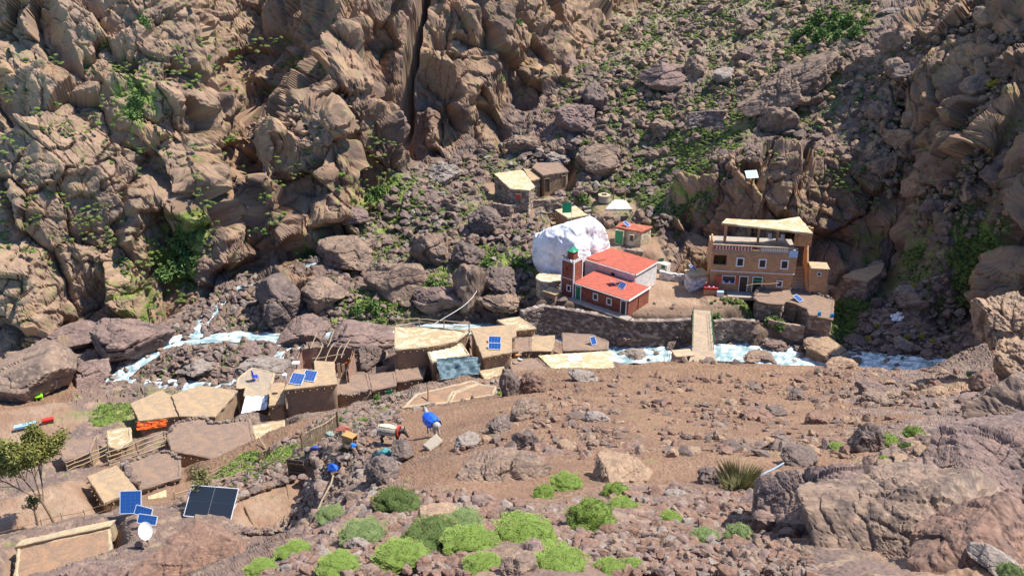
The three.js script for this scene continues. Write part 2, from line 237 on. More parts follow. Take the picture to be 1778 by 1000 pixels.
for (let j = 1; j < GD - 1; j++) for (let i = 1; i < GX - 1; i++) { const o = j * GX + i; gSx[o] = (gH[o + 1] - gH[o - 1]) / (2 * GS); gSz[o] = -(gH[o + GX] - gH[o - GX]) / (2 * GS); }
const kindAt = (k, x, z) => bil(gK[KINDS.indexOf(k)], x, z);
function H(x, z) {
  let h = cub(gH, x, z);
  const s1 = dLine(crack, x, z); if (s1 < 3) h = lerp(h, Math.min(h, 10 + 0.25 * (-z - 131)), sst(1.15, 0.45, s1 + 0.4 * noise(x * 0.4, 2, z * 0.4)));
  const s2 = Math.min(dLine(crack2, x, z), dLine(crack3, x, z)); if (s2 < 3) h = lerp(h, h - 2.6, sst(0.8, 0.2, s2 + 0.7 * noise(x * 0.35, 3, z * 0.35)));
  return h;
}
function onG(px, py) {   // where the sight line of a photo pixel meets the ground
  const [a, t] = ray(px, py); let D = 9;
  while (D < 240) { const step = Math.max(0.2, D * 0.006); if (CAM_Y + t * D <= bil(gH, a * D, -D)) { let lo = D - step, hi = D + 0.6; for (let i = 0; i < 14; i++) { const m = (lo + hi) / 2; if (CAM_Y + t * m <= H(a * m, -m)) hi = m; else lo = m; } return new THREE.Vector3(a * hi, H(a * hi, -hi), -hi); } D += step; }
  return new THREE.Vector3(a * 240, CAM_Y + t * 240, -240);
}
function slopeN(x, z) { return new THREE.Vector3(-bil(gSx, x, z), 1, -bil(gSz, x, z)).normalize(); }

// ------------------------------------------------------------------ names, labels, parts
const taken = new Map();
function numbered(name) { const n = taken.get(name) ?? 0; taken.set(name, n + 1); return n ? `${name}_${String(n).padStart(3, '0')}` : name; }
function tag(o, label, category, group, kind) { if (label) o.userData.label = label; if (category) o.userData.category = category; if (group) o.userData.group = group; if (kind) o.userData.kind = kind; return o; }
function shade(o) { o.castShadow = true; o.receiveShadow = true; return o; }
function thing(name, label, category, pos = [0, 0, 0], turn = 0, group) { const o = new THREE.Group(); o.name = numbered(name); o.position.set(...(pos.isVector3 ? pos.toArray() : pos)); o.rotation.y = turn; tag(o, label, category, group); scene.add(o); return o; }
function part(parent, name, geo, mat, label) { const m = shade(new THREE.Mesh(geo, mat)); m.name = name; if (label) m.userData.label = label; parent.add(m); return m; }
function solo(name, geo, mat, label, category, group, kind) { const m = shade(new THREE.Mesh(geo, mat)); m.name = numbered(name); tag(m, label, category, group, kind); scene.add(m); return m; }
// ------------------------------------------------------------------ terrain sheets: rows follow the lie of the land, so steep rock gets as many vertices as flat ground
const TINT = { rockA: [0.255, 0.155, 0.096], rockB: [0.125, 0.082, 0.064], rockC: [0.37, 0.235, 0.135], rockD: [0.31, 0.212, 0.14], ochre: [0.36, 0.20, 0.09], dirtA: [0.23, 0.128, 0.073], dirtB: [0.155, 0.086, 0.05], dirtC: [0.29, 0.178, 0.108], grit: [0.185, 0.125, 0.098], gritB: [0.14, 0.105, 0.092], green: [0.12, 0.165, 0.028], greenB: [0.20, 0.235, 0.05], moss: [0.16, 0.155, 0.06], path: [0.33, 0.225, 0.15], bed: [0.13, 0.085, 0.055], scree: [0.285, 0.21, 0.14] };
const mix3 = (a, b, t) => [a[0] + (b[0] - a[0]) * t, a[1] + (b[1] - a[1]) * t, a[2] + (b[2] - a[2]) * t];
// green places: photo pixel, radius in metres, strength
const GREENS = [[1440, 55, 5, 1], [1400, 70, 4, 0.8], [1690, 425, 2.2, 1.2], [1700, 470, 2.5, 1], [1470, 555, 1.8, 1.5], [1455, 580, 1.8, 1.6], [1485, 535, 1.6, 1.4], [1490, 515, 1.6, 1.3], [1420, 605, 2, 1.2], [1390, 603, 1.5, 1.1], [620, 550, 4, 0.9], [670, 545, 3, 0.9], [310, 430, 4, 1.0], [320, 470, 3, 1.0], [230, 515, 3.5, 0.9], [340, 390, 3, 0.9], [750, 490, 4, 0.7], [640, 355, 5, 0.9], [690, 345, 4, 0.8], [850, 460, 3.5, 0.9], [900, 455, 3, 0.9], [1265, 565, 2.5, 1.1], [1300, 570, 2, 0.8], [540, 430, 2.5, 1], [420, 812, 1.6, 0.7], [485, 795, 1.4, 0.7], [200, 715, 1.8, 0.8], [185, 732, 1.5, 0.7], [235, 190, 4, 0.8], [240, 150, 3, 0.8], [1210, 330, 3, 0.6], [1130, 310, 5, 0.5], [1160, 360, 4, 0.5], [1600, 480, 5, 0.4], [450, 585, 3, 0.6], [1520, 440, 3, 0.8]].map(([x, y, r, s]) => { const v = onG(x, y); return [v.x, v.z, r, s, v.y]; });
const greenAt = (x, y, z) => { let g = 0; for (const q of GREENS) { const d = Math.hypot(x - q[0], z - q[1], 0.8 * (y - q[4])) / q[2]; if (d < 1.5) g += q[3] * sst(1.5, 0.3, d); } return g; };
const pathLines = [[[1085, 560], [1150, 555], [1220, 545], [1260, 520]], [[1220, 540], [1180, 500], [1150, 480]], [[1000, 395], [1040, 430], [1065, 440]]].map((l) => l.map(([x, y]) => { const v = onG(x, y); return [v.x, v.z]; }));
const BEDS = [[9, 6, 2.9], [4.3, 2.7, 1.7], [1.8, 1.05, 0.62], [0.7, 0.45, 0.2]];   // joint spacing, bed thickness, throw
function rockRelief(x, y, z, amp, sc = 1, levels = 4) {   // beds and joints: blocks pushed out or fallen away, metres along the normal
  x /= sc; y /= sc; z /= sc;
  const wx = x + 1.2 * noise(x * 0.07, y * 0.07, z * 0.07) + 0.25 * noise(x * 0.4, y * 0.4, z * 0.4), wy = y + 1.2 * noise(x * 0.07 + 7, y * 0.07, z * 0.07) + 0.2 * noise(x * 0.4, y * 0.4 + 5, z * 0.4), wz = z + 1.2 * noise(x * 0.07, y * 0.07 + 9, z * 0.07);
  const far = -z * sc, tall = sc < 1 ? 1.2 : x < -0.3 * far ? 1.25 : x < 14 && far > 100 ? 2.7 : 1.7, b = wy * 0.95 + wx * 0.22 + wz * 0.1, u = wx * 0.93 + wz * 0.36, w = wz * 0.93 - wx * 0.36; let d = 0, id = 0.5, id2 = 0.5;
  for (let n = 0; n < levels; n++) {
    const [L, T0, A] = BEDS[n], T = T0 * tall, bb = b / T + 0.4 * noise(u / (L * 3), n * 7, w / (L * 3)), j = Math.floor(bb), fj = bb - j, uu = u / L + hash3(j, n, 3, 1) * 7 + 0.22 * noise(bb * 0.6, w / L * 0.7, n * 3), i = Math.floor(uu), fu = uu - i, ww = w / (L * 1.1) + hash3(i, j, n, 2) * 5, k = Math.floor(ww), fw = ww - k, r = hash3(i, j, k, n + 5);
    d += A * (r - 0.5) + A * ((fj - 0.5) * (hash3(i, j, k, n + 9) - 0.65) * 0.5 + (fu - 0.5) * (hash3(i, j, k, n + 13) - 0.5) * 1.2);
    d -= A * 0.34 * (1 - sst(0, 0.10, Math.min(fu, 1 - fu) * L / T0 * 0.6)) + A * 0.3 * (1 - sst(0, 0.12, Math.min(fj, 1 - fj)));
    if (n === 1) id = r; if (n === 2) id2 = r;
  }
  d += 0.06 * fbm(x * 2.2, y * 2.2, z * 2.2, 2);
  return [d * amp * sc, id, id2];
}
const facetMemo = new Map(), FC = [0, 1, 0.5];
function facet(x, y, z, n, size, seed, tilt) {   // flat broken faces: within a cell the rock is one plane, tilted its own way; how far to move along the normal n, the joint, the cell's number
  const u = x / size, v = y / size, w = z / size, iu = Math.floor(u), iv = Math.floor(v), iw = Math.floor(w); let f1 = 9, f2 = 9, best;
  for (let i = iu - 1; i <= iu + 1; i++) for (let j = iv - 1; j <= iv + 1; j++) for (let k = iw - 1; k <= iw + 1; k++) {
    const key = ((seed * 512 + i + 256) * 512 + j + 256) * 512 + k + 256; let c = facetMemo.get(key);
    if (!c) { c = [i + hash3(i, j, k, seed + 1), j + hash3(i, j, k, seed + 2), k + hash3(i, j, k, seed + 3), null]; facetMemo.set(key, c); }
    const d = (c[0] - u) ** 2 + (c[1] - v) ** 2 + (c[2] - w) ** 2; if (d < f1) { f2 = f1; f1 = d; best = c; } else if (d < f2) f2 = d;
  }
  if (!best[3]) { const cx = best[0] * size, cy = best[1] * size, cz = best[2] * size, m = slopeN(cx, cz), g = (cy - cub(gH, cx, cz)) * m.y, q = [cx - m.x * g, cy - m.y * g, cz - m.z * g], N = m.add(new THREE.Vector3(hash3(best[0] * 97 | 0, best[1] * 89 | 0, best[2] * 83 | 0, 4) - 0.5, hash3(best[0] * 97 | 0, best[1] * 89 | 0, best[2] * 83 | 0, 5) - 0.5, hash3(best[0] * 97 | 0, best[1] * 89 | 0, best[2] * 83 | 0, 6) - 0.5).multiplyScalar(tilt)).normalize(), id = hash3(best[0] * 97 | 0, best[1] * 89 | 0, best[2] * 83 | 0, 7); best[3] = [...q, N.x, N.y, N.z, (id - 0.5) * size * 0.22, id]; }
  const b = best[3], dot = Math.max(0.35, n.x * b[3] + n.y * b[4] + n.z * b[5]);
  FC[0] = clamp(b[6] - ((x - b[0]) * b[3] + (y - b[1]) * b[4] + (z - b[2]) * b[5]) / dot, -size * 0.35, size * 0.35); FC[1] = sst(0, 0.09, Math.sqrt(f2) - Math.sqrt(f1)); FC[2] = b[7]; return FC;
}
const CLIFFMAT = new THREE.MeshStandardMaterial({ vertexColors: true, roughness: 0.96, flatShading: true });
const halfWidth = (D) => 0.83 * D - 0.141 * D * sst(20, 130, D);   // metres that the mesh reaches to either side, D metres ahead
function terrain(name, d0, d1, cols, rows, a0, a1) {
  const pos = new Float32Array(cols * rows * 3), col = new Float32Array(cols * rows * 3), nv = new THREE.Vector3();
  const M = 700, ds = new Float64Array(M), K = 65, key = [];
  for (let m = 0; m < M; m++) ds[m] = d0 * (d1 / d0) ** (m / (M - 1));
  for (let q = 0; q < K; q++) {   // where the rows lie along a few bearings, evened out between neighbours
    const a0q = lerp(a0, a1, q / (K - 1)), p = new Float64Array(M);
    for (let m = 1; m < M; m++) { const D = ds[m], xm = a0q * halfWidth(D), h0 = cub(gH, xm * ds[m - 1] / D, -ds[m - 1]), h1 = cub(gH, xm, -D); p[m] = p[m - 1] + 0.13 * Math.hypot(D - ds[m - 1], h1 - h0) / D + Math.max(0, (h1 - CAM_Y) / D - (h0 - CAM_Y) / ds[m - 1]); }
    for (let m = 0; m < M; m++) p[m] /= p[M - 1]; key.push(p);
  }
  const soft = key.map((_, q) => { const p = new Float64Array(M); let n = 0; for (let e = -3; e <= 3; e++) { const w = 4 - Math.abs(e), k2 = key[clamp(q + e, 0, K - 1)]; n += w; for (let m = 0; m < M; m++) p[m] += w * k2[m]; } for (let m = 0; m < M; m++) p[m] /= n; return p; });
  for (let c = 0; c < cols; c++) {
    const a = lerp(a0, a1, c / (cols - 1)), qf = c / (cols - 1) * (K - 1), q0 = Math.min(K - 2, Math.floor(qf)), qt = qf - q0, qs = qt * qt * (3 - 2 * qt), prof = new Float64Array(M);
    for (let m = 0; m < M; m++) prof[m] = lerp(soft[q0][m], soft[q0 + 1][m], qs);
    let m = 0;
    for (let r = 0; r < rows; r++) {
      const want = r / (rows - 1); while (m < M - 2 && prof[m + 1] < want) m++;
      const f = clamp((want - prof[m]) / Math.max(1e-9, prof[m + 1] - prof[m])), D = r === 0 ? d0 : r === rows - 1 ? d1 : lerp(ds[m], ds[m + 1], f);
      const x = a * halfWidth(D), z = -D; let y = H(x, z);
      const pad = bil(gPad, x, z), wet = bil(gWet, x, z), kc = kindAt('c', x, z), kd = kindAt('d', x, z), ks = kindAt('s', x, z), kg = kindAt('g', x, z), kh = kindAt('h', x, z), ko = kindAt('o', x, z), kn = kindAt('n', x, z);
      nv.copy(slopeN(x, z)); const free = 1 - pad;
      const patch = fbm(x * 0.22, y * 0.22, z * 0.22, 3), fine = noise(x * 2.3, y * 2.3, z * 2.3), tiny = noise(x * 6.1, y * 6.1, z * 6.1), cn = sst(0.35, 0.65, kc + 0.25 * patch);
      let d = 0, id = 0.5, id2 = 0.5, c3;
      const nearCleft = D > 125 && D < 152 && x < 0 ? lerp(0.15, 1, sst(0.5, 2.4, dLine(crack, x, z))) : 1, ramp = sst(0.2, 0.75, kc) * free * nearCleft, rampO = sst(0.25, 0.6, ko) * free;
      if (ramp > 0.02) { const e = 0.5 * noise(x * 0.3, y * 0.3, z * 0.3), A = facet(x + e, y - e, z, nv, 6.4, 1, 1.25); let f = 1.0 * A[0] - 0.5 * (1 - A[1]); const B = facet(x, y + e, z + e, nv, 2.5, 2, 1.2); f += 0.5 * B[0] - 0.2 * (1 - B[1]); const q = rockRelief(x, y, z, ramp * 0.3); d += ramp * f + q[0]; id = 0.5 * (B[2] + q[1]); id2 = q[2]; }
      d += rampO * 0.22 * fbm(x * 0.9, y * 0.9, z * 0.9, 3);
      const rub = (0.3 + 0.7 * sst(60, 85, D)) * (ks + 0.9 * kh + 0.5 * kg + 0.16 * kn + 0.05 * kd) * free * (1 - wet);
      if (rub > 0.03) { const sc = D > 70 ? 1 : 0.5; cells(x / (0.9 * sc), y / (0.9 * sc), z / (0.9 * sc), 71); d += rub * (0.34 * sc * W[2] + 0.16 * sc * (0.5 - W[0])); if (ramp < 0.3) { id = W[3]; } cells(x / (2.8 * sc), y / (2.8 * sc), z / (2.8 * sc), 81); d += rub * 0.4 * sc * W[2]; }
      d += free * (0.5 - 0.35 * kd) * fbm(x * 0.15, 0, z * 0.15, 2) * (1 - wet) + pad * 0.05 * noise(x * 1.3, 3, z * 1.3) + 0.05 * fine * free * (D > 50 ? 1 : 0.4) + 0.02 * tiny;
      const px = x + nv.x * d, py = y + nv.y * d, pz = z + nv.z * d, o = (c * rows + r) * 3;
      pos[o] = px; pos[o + 1] = py; pos[o + 2] = pz;
      // what the ground is made of
      let rock = mix3(TINT.rockA, TINT.rockB, clamp(0.35 + 1.1 * patch + 0.5 * (id - 0.5))); rock = mix3(rock, TINT.rockC, clamp(0.75 * (id2 - 0.4) + 0.5 * noise(x * 0.06, y * 0.1, z * 0.06))); rock = mix3(rock, TINT.rockD, sst(-20, -60, x) * 0.45); if (id > 0.86) rock = mix3(rock, TINT.ochre, 0.4);
      let dirt = mix3(TINT.dirtA, TINT.dirtB, clamp(0.4 + 0.9 * patch + 0.35 * fine)); dirt = mix3(dirt, TINT.dirtC, clamp(0.55 * tiny + 0.5 * noise(x * 0.4, 2, z * 0.4) - 0.1));
      let grit = mix3(TINT.grit, TINT.gritB, clamp(0.5 + patch + 0.8 * (id - 0.5))); grit = mix3(grit, TINT.dirtB, 0.25 + 0.25 * fine); if (id > 0.8) grit = mix3(grit, TINT.rockD, 0.6);
      c3 = mix3(grit, TINT.scree, clamp(kh * (0.85 + 0.3 * fine))); c3 = mix3(c3, dirt, sst(0.25, 0.6, kd + 0.35 * kn + 0.2 * patch)); c3 = mix3(c3, rock, Math.max(cn, sst(0.3, 0.6, ko)));
      const g0 = greenAt(x, y, z), gn = fbm(x * 0.5 + 3, y * 0.5, z * 0.5, 3) + 0.35 * fine;
      const g = Math.max(sst(0.12, 0.45, kg * 0.55 + gn * 0.62 - 0.1) * 0.75 * (1 - cn), sst(0.35, 0.75, g0 * (1 - 0.45 * cn) + gn * 0.75), kh * sst(0.05, 0.35, gn + 0.05) * 0.6, cn * sst(0.3, 0.5, gn + 0.1 * nv.y) * 0.45);
      c3 = mix3(c3, mix3(TINT.moss, mix3(TINT.green, TINT.greenB, clamp(0.5 + fine)), clamp(0.35 + g0 + 0.3 * tiny)), g * (1 - wet));
      for (const l of pathLines) { const e = dLine(l, x, z); if (e < 2.5) c3 = mix3(c3, TINT.path, sst(1.5, 0.7, e + 0.5 * fine)); }
      if (pad > 0.3) c3 = mix3(c3, mix3(TINT.path, TINT.dirtA, clamp(0.5 + patch + 0.4 * fine)), pad * sst(0.9, 0.2, g) * 0.85);
      c3 = mix3(c3, TINT.bed, wet * 0.8);
      const v = 1 + 0.16 * fine + 0.13 * tiny; col[o] = c3[0] * v; col[o + 1] = c3[1] * v; col[o + 2] = c3[2] * v;
    }
  }
  const idx = new Uint32Array((cols - 1) * (rows - 1) * 6); let k = 0;
  for (let c = 0; c + 1 < cols; c++) for (let r = 0; r + 1 < rows; r++) { const a = c * rows + r, b = a + rows; idx[k++] = a; idx[k++] = b; idx[k++] = a + 1; idx[k++] = a + 1; idx[k++] = b; idx[k++] = b + 1; }
  const g = new THREE.BufferGeometry(); g.setAttribute('position', new THREE.BufferAttribute(pos, 3)); g.setAttribute('color', new THREE.BufferAttribute(col, 3)); g.setIndex(new THREE.BufferAttribute(idx, 1)); g.computeVertexNormals();
  const m = shade(new THREE.Mesh(g, CLIFFMAT)); m.name = name; m.userData.kind = 'structure'; scene.add(m); return m;
}
terrain('terrain', 8, 238, 1100, 920, -1, 1);
// ------------------------------------------------------------------ running water
const WATER = new THREE.MeshPhysicalMaterial({ vertexColors: true, roughness: 0.22, specularIntensity: 0.6 });
for (const s of STREAMS) {
  const len = s.curve.getLength(), n = Math.ceil(len / 0.28), m = 16, pos = [], col = [], idx = [];
  for (let i = 0; i <= n; i++) {
    const t = i / n, p = s.curve.getPoint(t), q = s.curve.getTangent(t), sx = -q.z, sz = q.x, l = Math.hypot(sx, sz), f = t * (s.pts.length - 1), a = Math.min(Math.floor(f), s.pts.length - 2), hw = lerp(s.pts[a][3], s.pts[a + 1][3], f - a);
    for (let j = 0; j <= m; j++) {
      const e = (j / m * 2 - 1) * hw * 1.15, x = p.x + sx / l * e, z = p.z + sz / l * e, run = t * len;
      const churn = fbm(run * 0.42, e * 1.15, s.pts.length, 4), fine = noise(run * 1.5, e * 3.2, 4);
      pos.push(x, p.y + 0.20 * churn + 0.06 * fine - 0.10 * (e / hw) ** 2, z);
      const foam = sst(0.02, 0.62, churn + 0.45 * fine + 0.2 * noise(run * 4, e * 7, 1) + 0.08), c = mix3(mix3([0.17, 0.25, 0.26], [0.36, 0.50, 0.53], clamp(0.5 + churn)), [0.84, 0.88, 0.89], foam); col.push(...c);
    }
  }
  for (let i = 0; i < n; i++) for (let j = 0; j < m; j++) { const a = i * (m + 1) + j, b = a + m + 1; idx.push(a, a + 1, b, a + 1, b + 1, b); }
  const g = new THREE.BufferGeometry(); g.setAttribute('position', new THREE.Float32BufferAttribute(pos, 3)); g.setAttribute('color', new THREE.Float32BufferAttribute(col, 3)); g.setIndex(idx); g.computeVertexNormals();
  const w = shade(new THREE.Mesh(g, WATER)); w.name = s.name; w.userData.kind = 'structure'; scene.add(w);
}

// ------------------------------------------------------------------ rocks
const ROCKMAT = new THREE.MeshStandardMaterial({ vertexColors: true, roughness: 0.95, flatShading: true });
const tones = {
  brown: [[0.225, 0.15, 0.105], [0.115, 0.08, 0.063], [0.34, 0.235, 0.155]], purple: [[0.20, 0.13, 0.103], [0.12, 0.083, 0.072], [0.29, 0.20, 0.16]], dark: [[0.15, 0.105, 0.085], [0.085, 0.062, 0.055], [0.24, 0.175, 0.13]],
  grey: [[0.25, 0.20, 0.162], [0.155, 0.122, 0.102], [0.37, 0.31, 0.255]], tan: [[0.30, 0.195, 0.12], [0.20, 0.13, 0.085], [0.39, 0.27, 0.175]], red: [[0.21, 0.12, 0.082], [0.115, 0.072, 0.055], [0.32, 0.19, 0.125]], white: [[0.88, 0.88, 0.87], [0.52, 0.51, 0.50], [0.90, 0.90, 0.89]],
};
function rockGeo(seed, detail, tone = 'brown', o = {}) {
  const r = rng(seed * 7919 + 13), planes = [], np = o.planes ?? 15;
  for (let i = 0; i < np; i++) { const u = r() * 2 - 1, a = r() * 6.283, q = Math.sqrt(1 - u * u); planes.push([q * Math.cos(a), u, q * Math.sin(a), (0.62 + 0.36 * r()) * (o.cut ?? 1)]); }
  if (o.flatTop) planes.push([0.1 * r(), 1, 0.2, o.flatTop]);
  let g = new THREE.IcosahedronGeometry(1, detail); g.deleteAttribute('normal'); g.deleteAttribute('uv'); g = mergeVertices(g, 1e-4);
  const p = g.attributes.position, col = new Float32Array(p.count * 3), s = seed * 3.17, t = tones[tone], bump = o.bump ?? 1;
  for (let i = 0; i < p.count; i++) {
    const x = p.getX(i), y = p.getY(i), z = p.getZ(i), l = Math.hypot(x, y, z), dx = x / l, dy = y / l, dz = z / l; let rad = 1.12;
    for (const q of planes) { const c = dx * q[0] + dy * q[1] + dz * q[2]; if (c > 0.05) rad = Math.min(rad, q[3] / c); }
    rad += 0.07 * bump * noise(dx * 1.6 + s, dy * 1.6, dz * 1.6);
    if (detail > 3) { cells(dx * 3.2 + s, dy * 3.2, dz * 3.2, seed); rad += bump * (0.09 * W[2] - 0.05 * (1 - sst(0, 0.15, W[1] - W[0]))); }
    if (detail > 6) { cells(dx * 8 + s, dy * 8, dz * 8, seed); rad += bump * 0.03 * W[2]; rad += bump * 0.025 * fbm(dx * 9, dy * 9 + s, dz * 9, 2); }
    p.setXYZ(i, dx * rad, dy * rad, dz * rad);
    const a = fbm(dx * 1.4 + s, dy * 1.4, dz * 1.4, 3), b = noise(dx * 5, dy * 5 + s, dz * 5), f = noise(dx * 13, dy * 13, dz * 13 + s);
    let c = mix3(t[0], t[1], clamp(0.35 + 1.2 * a)); c = mix3(c, t[2], clamp(0.5 * b + 0.45 * f)); const v = 1 + 0.12 * f; col[i * 3] = c[0] * v; col[i * 3 + 1] = c[1] * v; col[i * 3 + 2] = c[2] * v;
  }
  g.setAttribute('color', new THREE.BufferAttribute(col, 3)); g.computeVertexNormals(); return g;
}
const rockCache = new Map();
function rockOf(seed, detail, tone, o) { const k = [seed, detail, tone, JSON.stringify(o ?? 0)].join(); if (!rockCache.has(k)) rockCache.set(k, rockGeo(seed, detail, tone, o)); return rockCache.get(k); }
function placeRock(mesh, px, py, w, h, o = {}) {   // photo pixel of the foot, apparent width and height in pixels
  const f = o.D ? atD(px, py, o.D) : onG(px, py), s = pxm(f), wide = w / s, deep = wide * (o.deep ?? 0.8), slant = Math.atan2(CAM_Y - f.y, -f.z);
  const tall = Math.max(wide * 0.35, (h / s - deep * Math.sin(slant) * 0.75) / Math.cos(slant));
  const x = f.x, z = f.z - deep * 0.4, y = Math.min(H(x, z), f.y + deep * 0.3);
  mesh.position.set(x, y + tall * 0.3, z); mesh.scale.set(wide / 1.75, tall / 1.5, deep / 1.75); mesh.rotation.set(o.tilt ?? 0, o.turn ?? 0, o.roll ?? 0);
  return mesh;
}
let rockSeed = 1;
const nearB = 'boulders lying on the bare slope', valB = 'boulders of the valley floor';
const BOULDERS = [   // foot x, foot y, width, height, tone, label
  [590, 474, 92, 68, 'brown', 'broad brown boulder at the foot of the cliff above the side stream'], [613, 398, 46, 34, 'purple', 'small purple boulder on grass under the cliff foot'],
  [484, 566, 108, 86, 'dark', 'tall dark boulder with a light crown beside the foaming side stream'], [560, 546, 84, 58, 'brown', 'cracked brown boulder next to the tall dark stream boulder'],
  [680, 522, 88, 80, 'brown', 'massive brown boulder facing the grassy hollow'], [745, 462, 72, 66, 'brown', 'rounded brown boulder behind the grassy hollow'], [838, 408, 62, 46, 'dark', 'dark boulder below the stone houses'], [812, 466, 54, 46, 'dark', 'dark split boulder beside the green bank'],
  [815, 548, 52, 88, 'brown', 'upright brown boulder crossed by a hanging white pipe'], [770, 556, 84, 58, 'purple', 'low wide purplish boulder in front of the upright pipe boulder'], [872, 520, 70, 48, 'dark', 'dark boulder left of the red minaret terrace'], [868, 556, 84, 44, 'brown', 'big brown boulder leaning on the river wall'],
  [215, 638, 122, 94, 'purple', 'huge purple block with a flat black shaded side by the river'], [105, 612, 104, 62, 'purple', 'long purple boulder wedged beside the huge purple block'], [30, 695, 160, 118, 'brown', 'enormous smooth brown rock above the sitting place'], [140, 668, 80, 58, 'purple', 'wedge shaped purple boulder below the huge purple block'],
  [772, 318, 52, 40, 'grey', 'pale grey boulder at the base of the cliff crack'], [1036, 310, 78, 58, 'brown', 'large square brown boulder behind the stone houses'], [1002, 228, 70, 48, 'purple', 'layered purplish boulder on the scree'], [1036, 196, 56, 50, 'dark', 'dark boulder leaning behind the layered purplish one'],
  [530, 600, 96, 50, 'purple', 'smooth pinkish boulder on the river bank'], [622, 608, 112, 58, 'purple', 'wide cracked mauve boulder behind the pergola yard'], [1158, 160, 74, 46, 'purple', 'flat topped purplish boulder at the scree foot'], [1215, 132, 46, 34, 'brown', 'brown boulder next to the flat topped purplish one'],
  [1262, 142, 46, 26, 'grey', 'small grey boulder on the scree terrace'], [1300, 62, 34, 24, 'brown', 'lone brown boulder high on the green scree'], [1296, 108, 36, 28, 'purple', 'pinkish boulder halfway down the green scree'], [1150, 240, 46, 30, 'brown', 'tilted boulder at the edge of the grassy terrace'],
  [1092, 606, 46, 38, 'purple', 'purple boulder in the river upstream of the houses'], [1172, 612, 34, 22, 'dark', 'dark wet boulder beside the footbridge'], [915, 268, 56, 34, 'brown', 'wide brown boulder above the stone houses'], [960, 300, 60, 26, 'grey', 'flat grey rock ledge above the stone houses'],
  [1525, 488, 46, 40, 'grey', 'grey boulder leaning on the little block house'], [1545, 470, 40, 60, 'dark', 'dark slab standing behind the little block house'], [1590, 545, 62, 30, 'brown', 'layered brown rock beside a white plastic sheet'], [1590, 525, 50, 26, 'grey', 'flat pale grey stone above the layered brown rock'],
  [1485, 598, 32, 22, 'purple', 'purple river boulder beside the green strip'], [1440, 630, 82, 38, 'tan', 'broad pinkish tan boulder on the near river bank'], [1395, 615, 34, 18, 'dark', 'dark boulder in the foaming river'], [1345, 612, 40, 16, 'purple', 'purplish boulder standing in the rapids'], [1570, 612, 34, 30, 'grey', 'round grey boulder among the yellow flowers'], [1612, 626, 30, 22, 'purple', 'pink boulder beside the narrow stream'],
  [1320, 632, 44, 26, 'brown', 'brown boulder where the near bank drops to the rapids'], [1100, 625, 40, 18, 'grey', 'grey rock beside the cream roof corner'], [1700, 390, 40, 28, 'grey', 'grey block on the bright green patch'], [1650, 430, 34, 18, 'dark', 'dark rock on the green hillside behind the block house'],
  [345, 662, 60, 28, 'grey', 'flat grey rock in the river shallows'], [455, 655, 100, 30, 'grey', 'long grey slab beneath the roof with the blue chair'], [430, 625, 52, 28, 'purple', 'reddish river boulder with wet streaks'],
  [640, 640, 60, 56, 'dark', 'dark overgrown rock between the pergola yard and wide roof'],
  // near slope
  [885, 688, 38, 58, 'dark', 'pointed grey boulder at the end of the low earth roof'], [921, 684, 50, 48, 'red', 'pointed red brown boulder beside the pointed grey one'], [1012, 662, 56, 22, 'grey', 'flat grey rock half buried below the cream roof'],
  [868, 752, 58, 40, 'dark', 'long dark block lying across the bare slope'], [912, 726, 48, 44, 'brown', 'cracked boulder above the long dark block'], [910, 782, 44, 44, 'dark', 'dark rounded boulder with a deep split'], [696, 798, 50, 38, 'dark', 'wedge of dark rock beside the striped mule'],
  [660, 842, 62, 58, 'dark', 'tall dark boulder beneath the heap of teal bags'], [808, 776, 46, 34, 'grey', 'leaning slab pile on the bare slope'], [1000, 728, 32, 20, 'dark', 'small dark rock with a sharp edge'], [962, 792, 34, 20, 'purple', 'grey purple rock cluster below the split boulder'], [1040, 732, 44, 18, 'grey', 'pale flat stone on the bare slope'],
  [1080, 842, 130, 80, 'tan', 'big boulder with a smooth orange face and dark side'], [1238, 846, 54, 52, 'dark', 'dark boulder behind the tall grass tuft'], [1318, 730, 60, 36, 'red', 'cluster of reddish boulders on the upper slope'], [1387, 696, 36, 28, 'dark', 'dark rounded boulder near the slope edge'], [1250, 748, 32, 20, 'brown', 'brown block on the upper slope'], [1425, 738, 40, 34, 'red', 'tall reddish boulder leaning left'], [1355, 722, 36, 26, 'dark', 'dark sharp boulder next to the reddish cluster'],
  [1524, 684, 54, 32, 'purple', 'mauve block with a flat pale top'], [1530, 700, 56, 18, 'brown', 'low brown stones under the mauve block'], [1716, 684, 52, 54, 'red', 'steep dark red boulder standing on the right hand slope'], [1706, 704, 50, 30, 'purple', 'purplish boulder in front of the steep dark red one'],
  [1512, 786, 60, 62, 'dark', 'dark overhanging rock behind the round green cushions'], [1400, 806, 66, 42, 'dark', 'dark broken rock above the blue pipe end'], [1640, 690, 40, 20, 'tan', 'flat tan stone among the stony slope'], [1470, 640, 50, 22, 'tan', 'pale rock on the slope edge above the river'],
  // foreground
  [905, 910, 60, 46, 'dark', 'dark wedge rock above the long green cushion', 1], [560, 872, 60, 34, 'purple', 'flat mauve rock behind the grey green cushion', 1], [925, 975, 54, 44, 'purple', 'pinkish block sitting in the green cushions', 1], [900, 1008, 70, 58, 'brown', 'angular brown rock in front of the green cushions', 1], [618, 958, 36, 34, 'grey', 'round pale stone resting on a green cushion', 1], [1290, 770, 30, 16, 'brown', 'small block beside the dark hose'],
  [1742, 985, 84, 52, 'grey', 'rounded mottled boulder on the rock outcrop', 1], [755, 925, 96, 40, 'tan', 'smooth orange earth coloured slab below the round dark cushion', 1], [580, 930, 44, 22, 'purple', 'small mauve block above the pale round stone', 1], [1180, 870, 44, 22, 'grey', 'loose grey slab beside the orange faced boulder'],
];
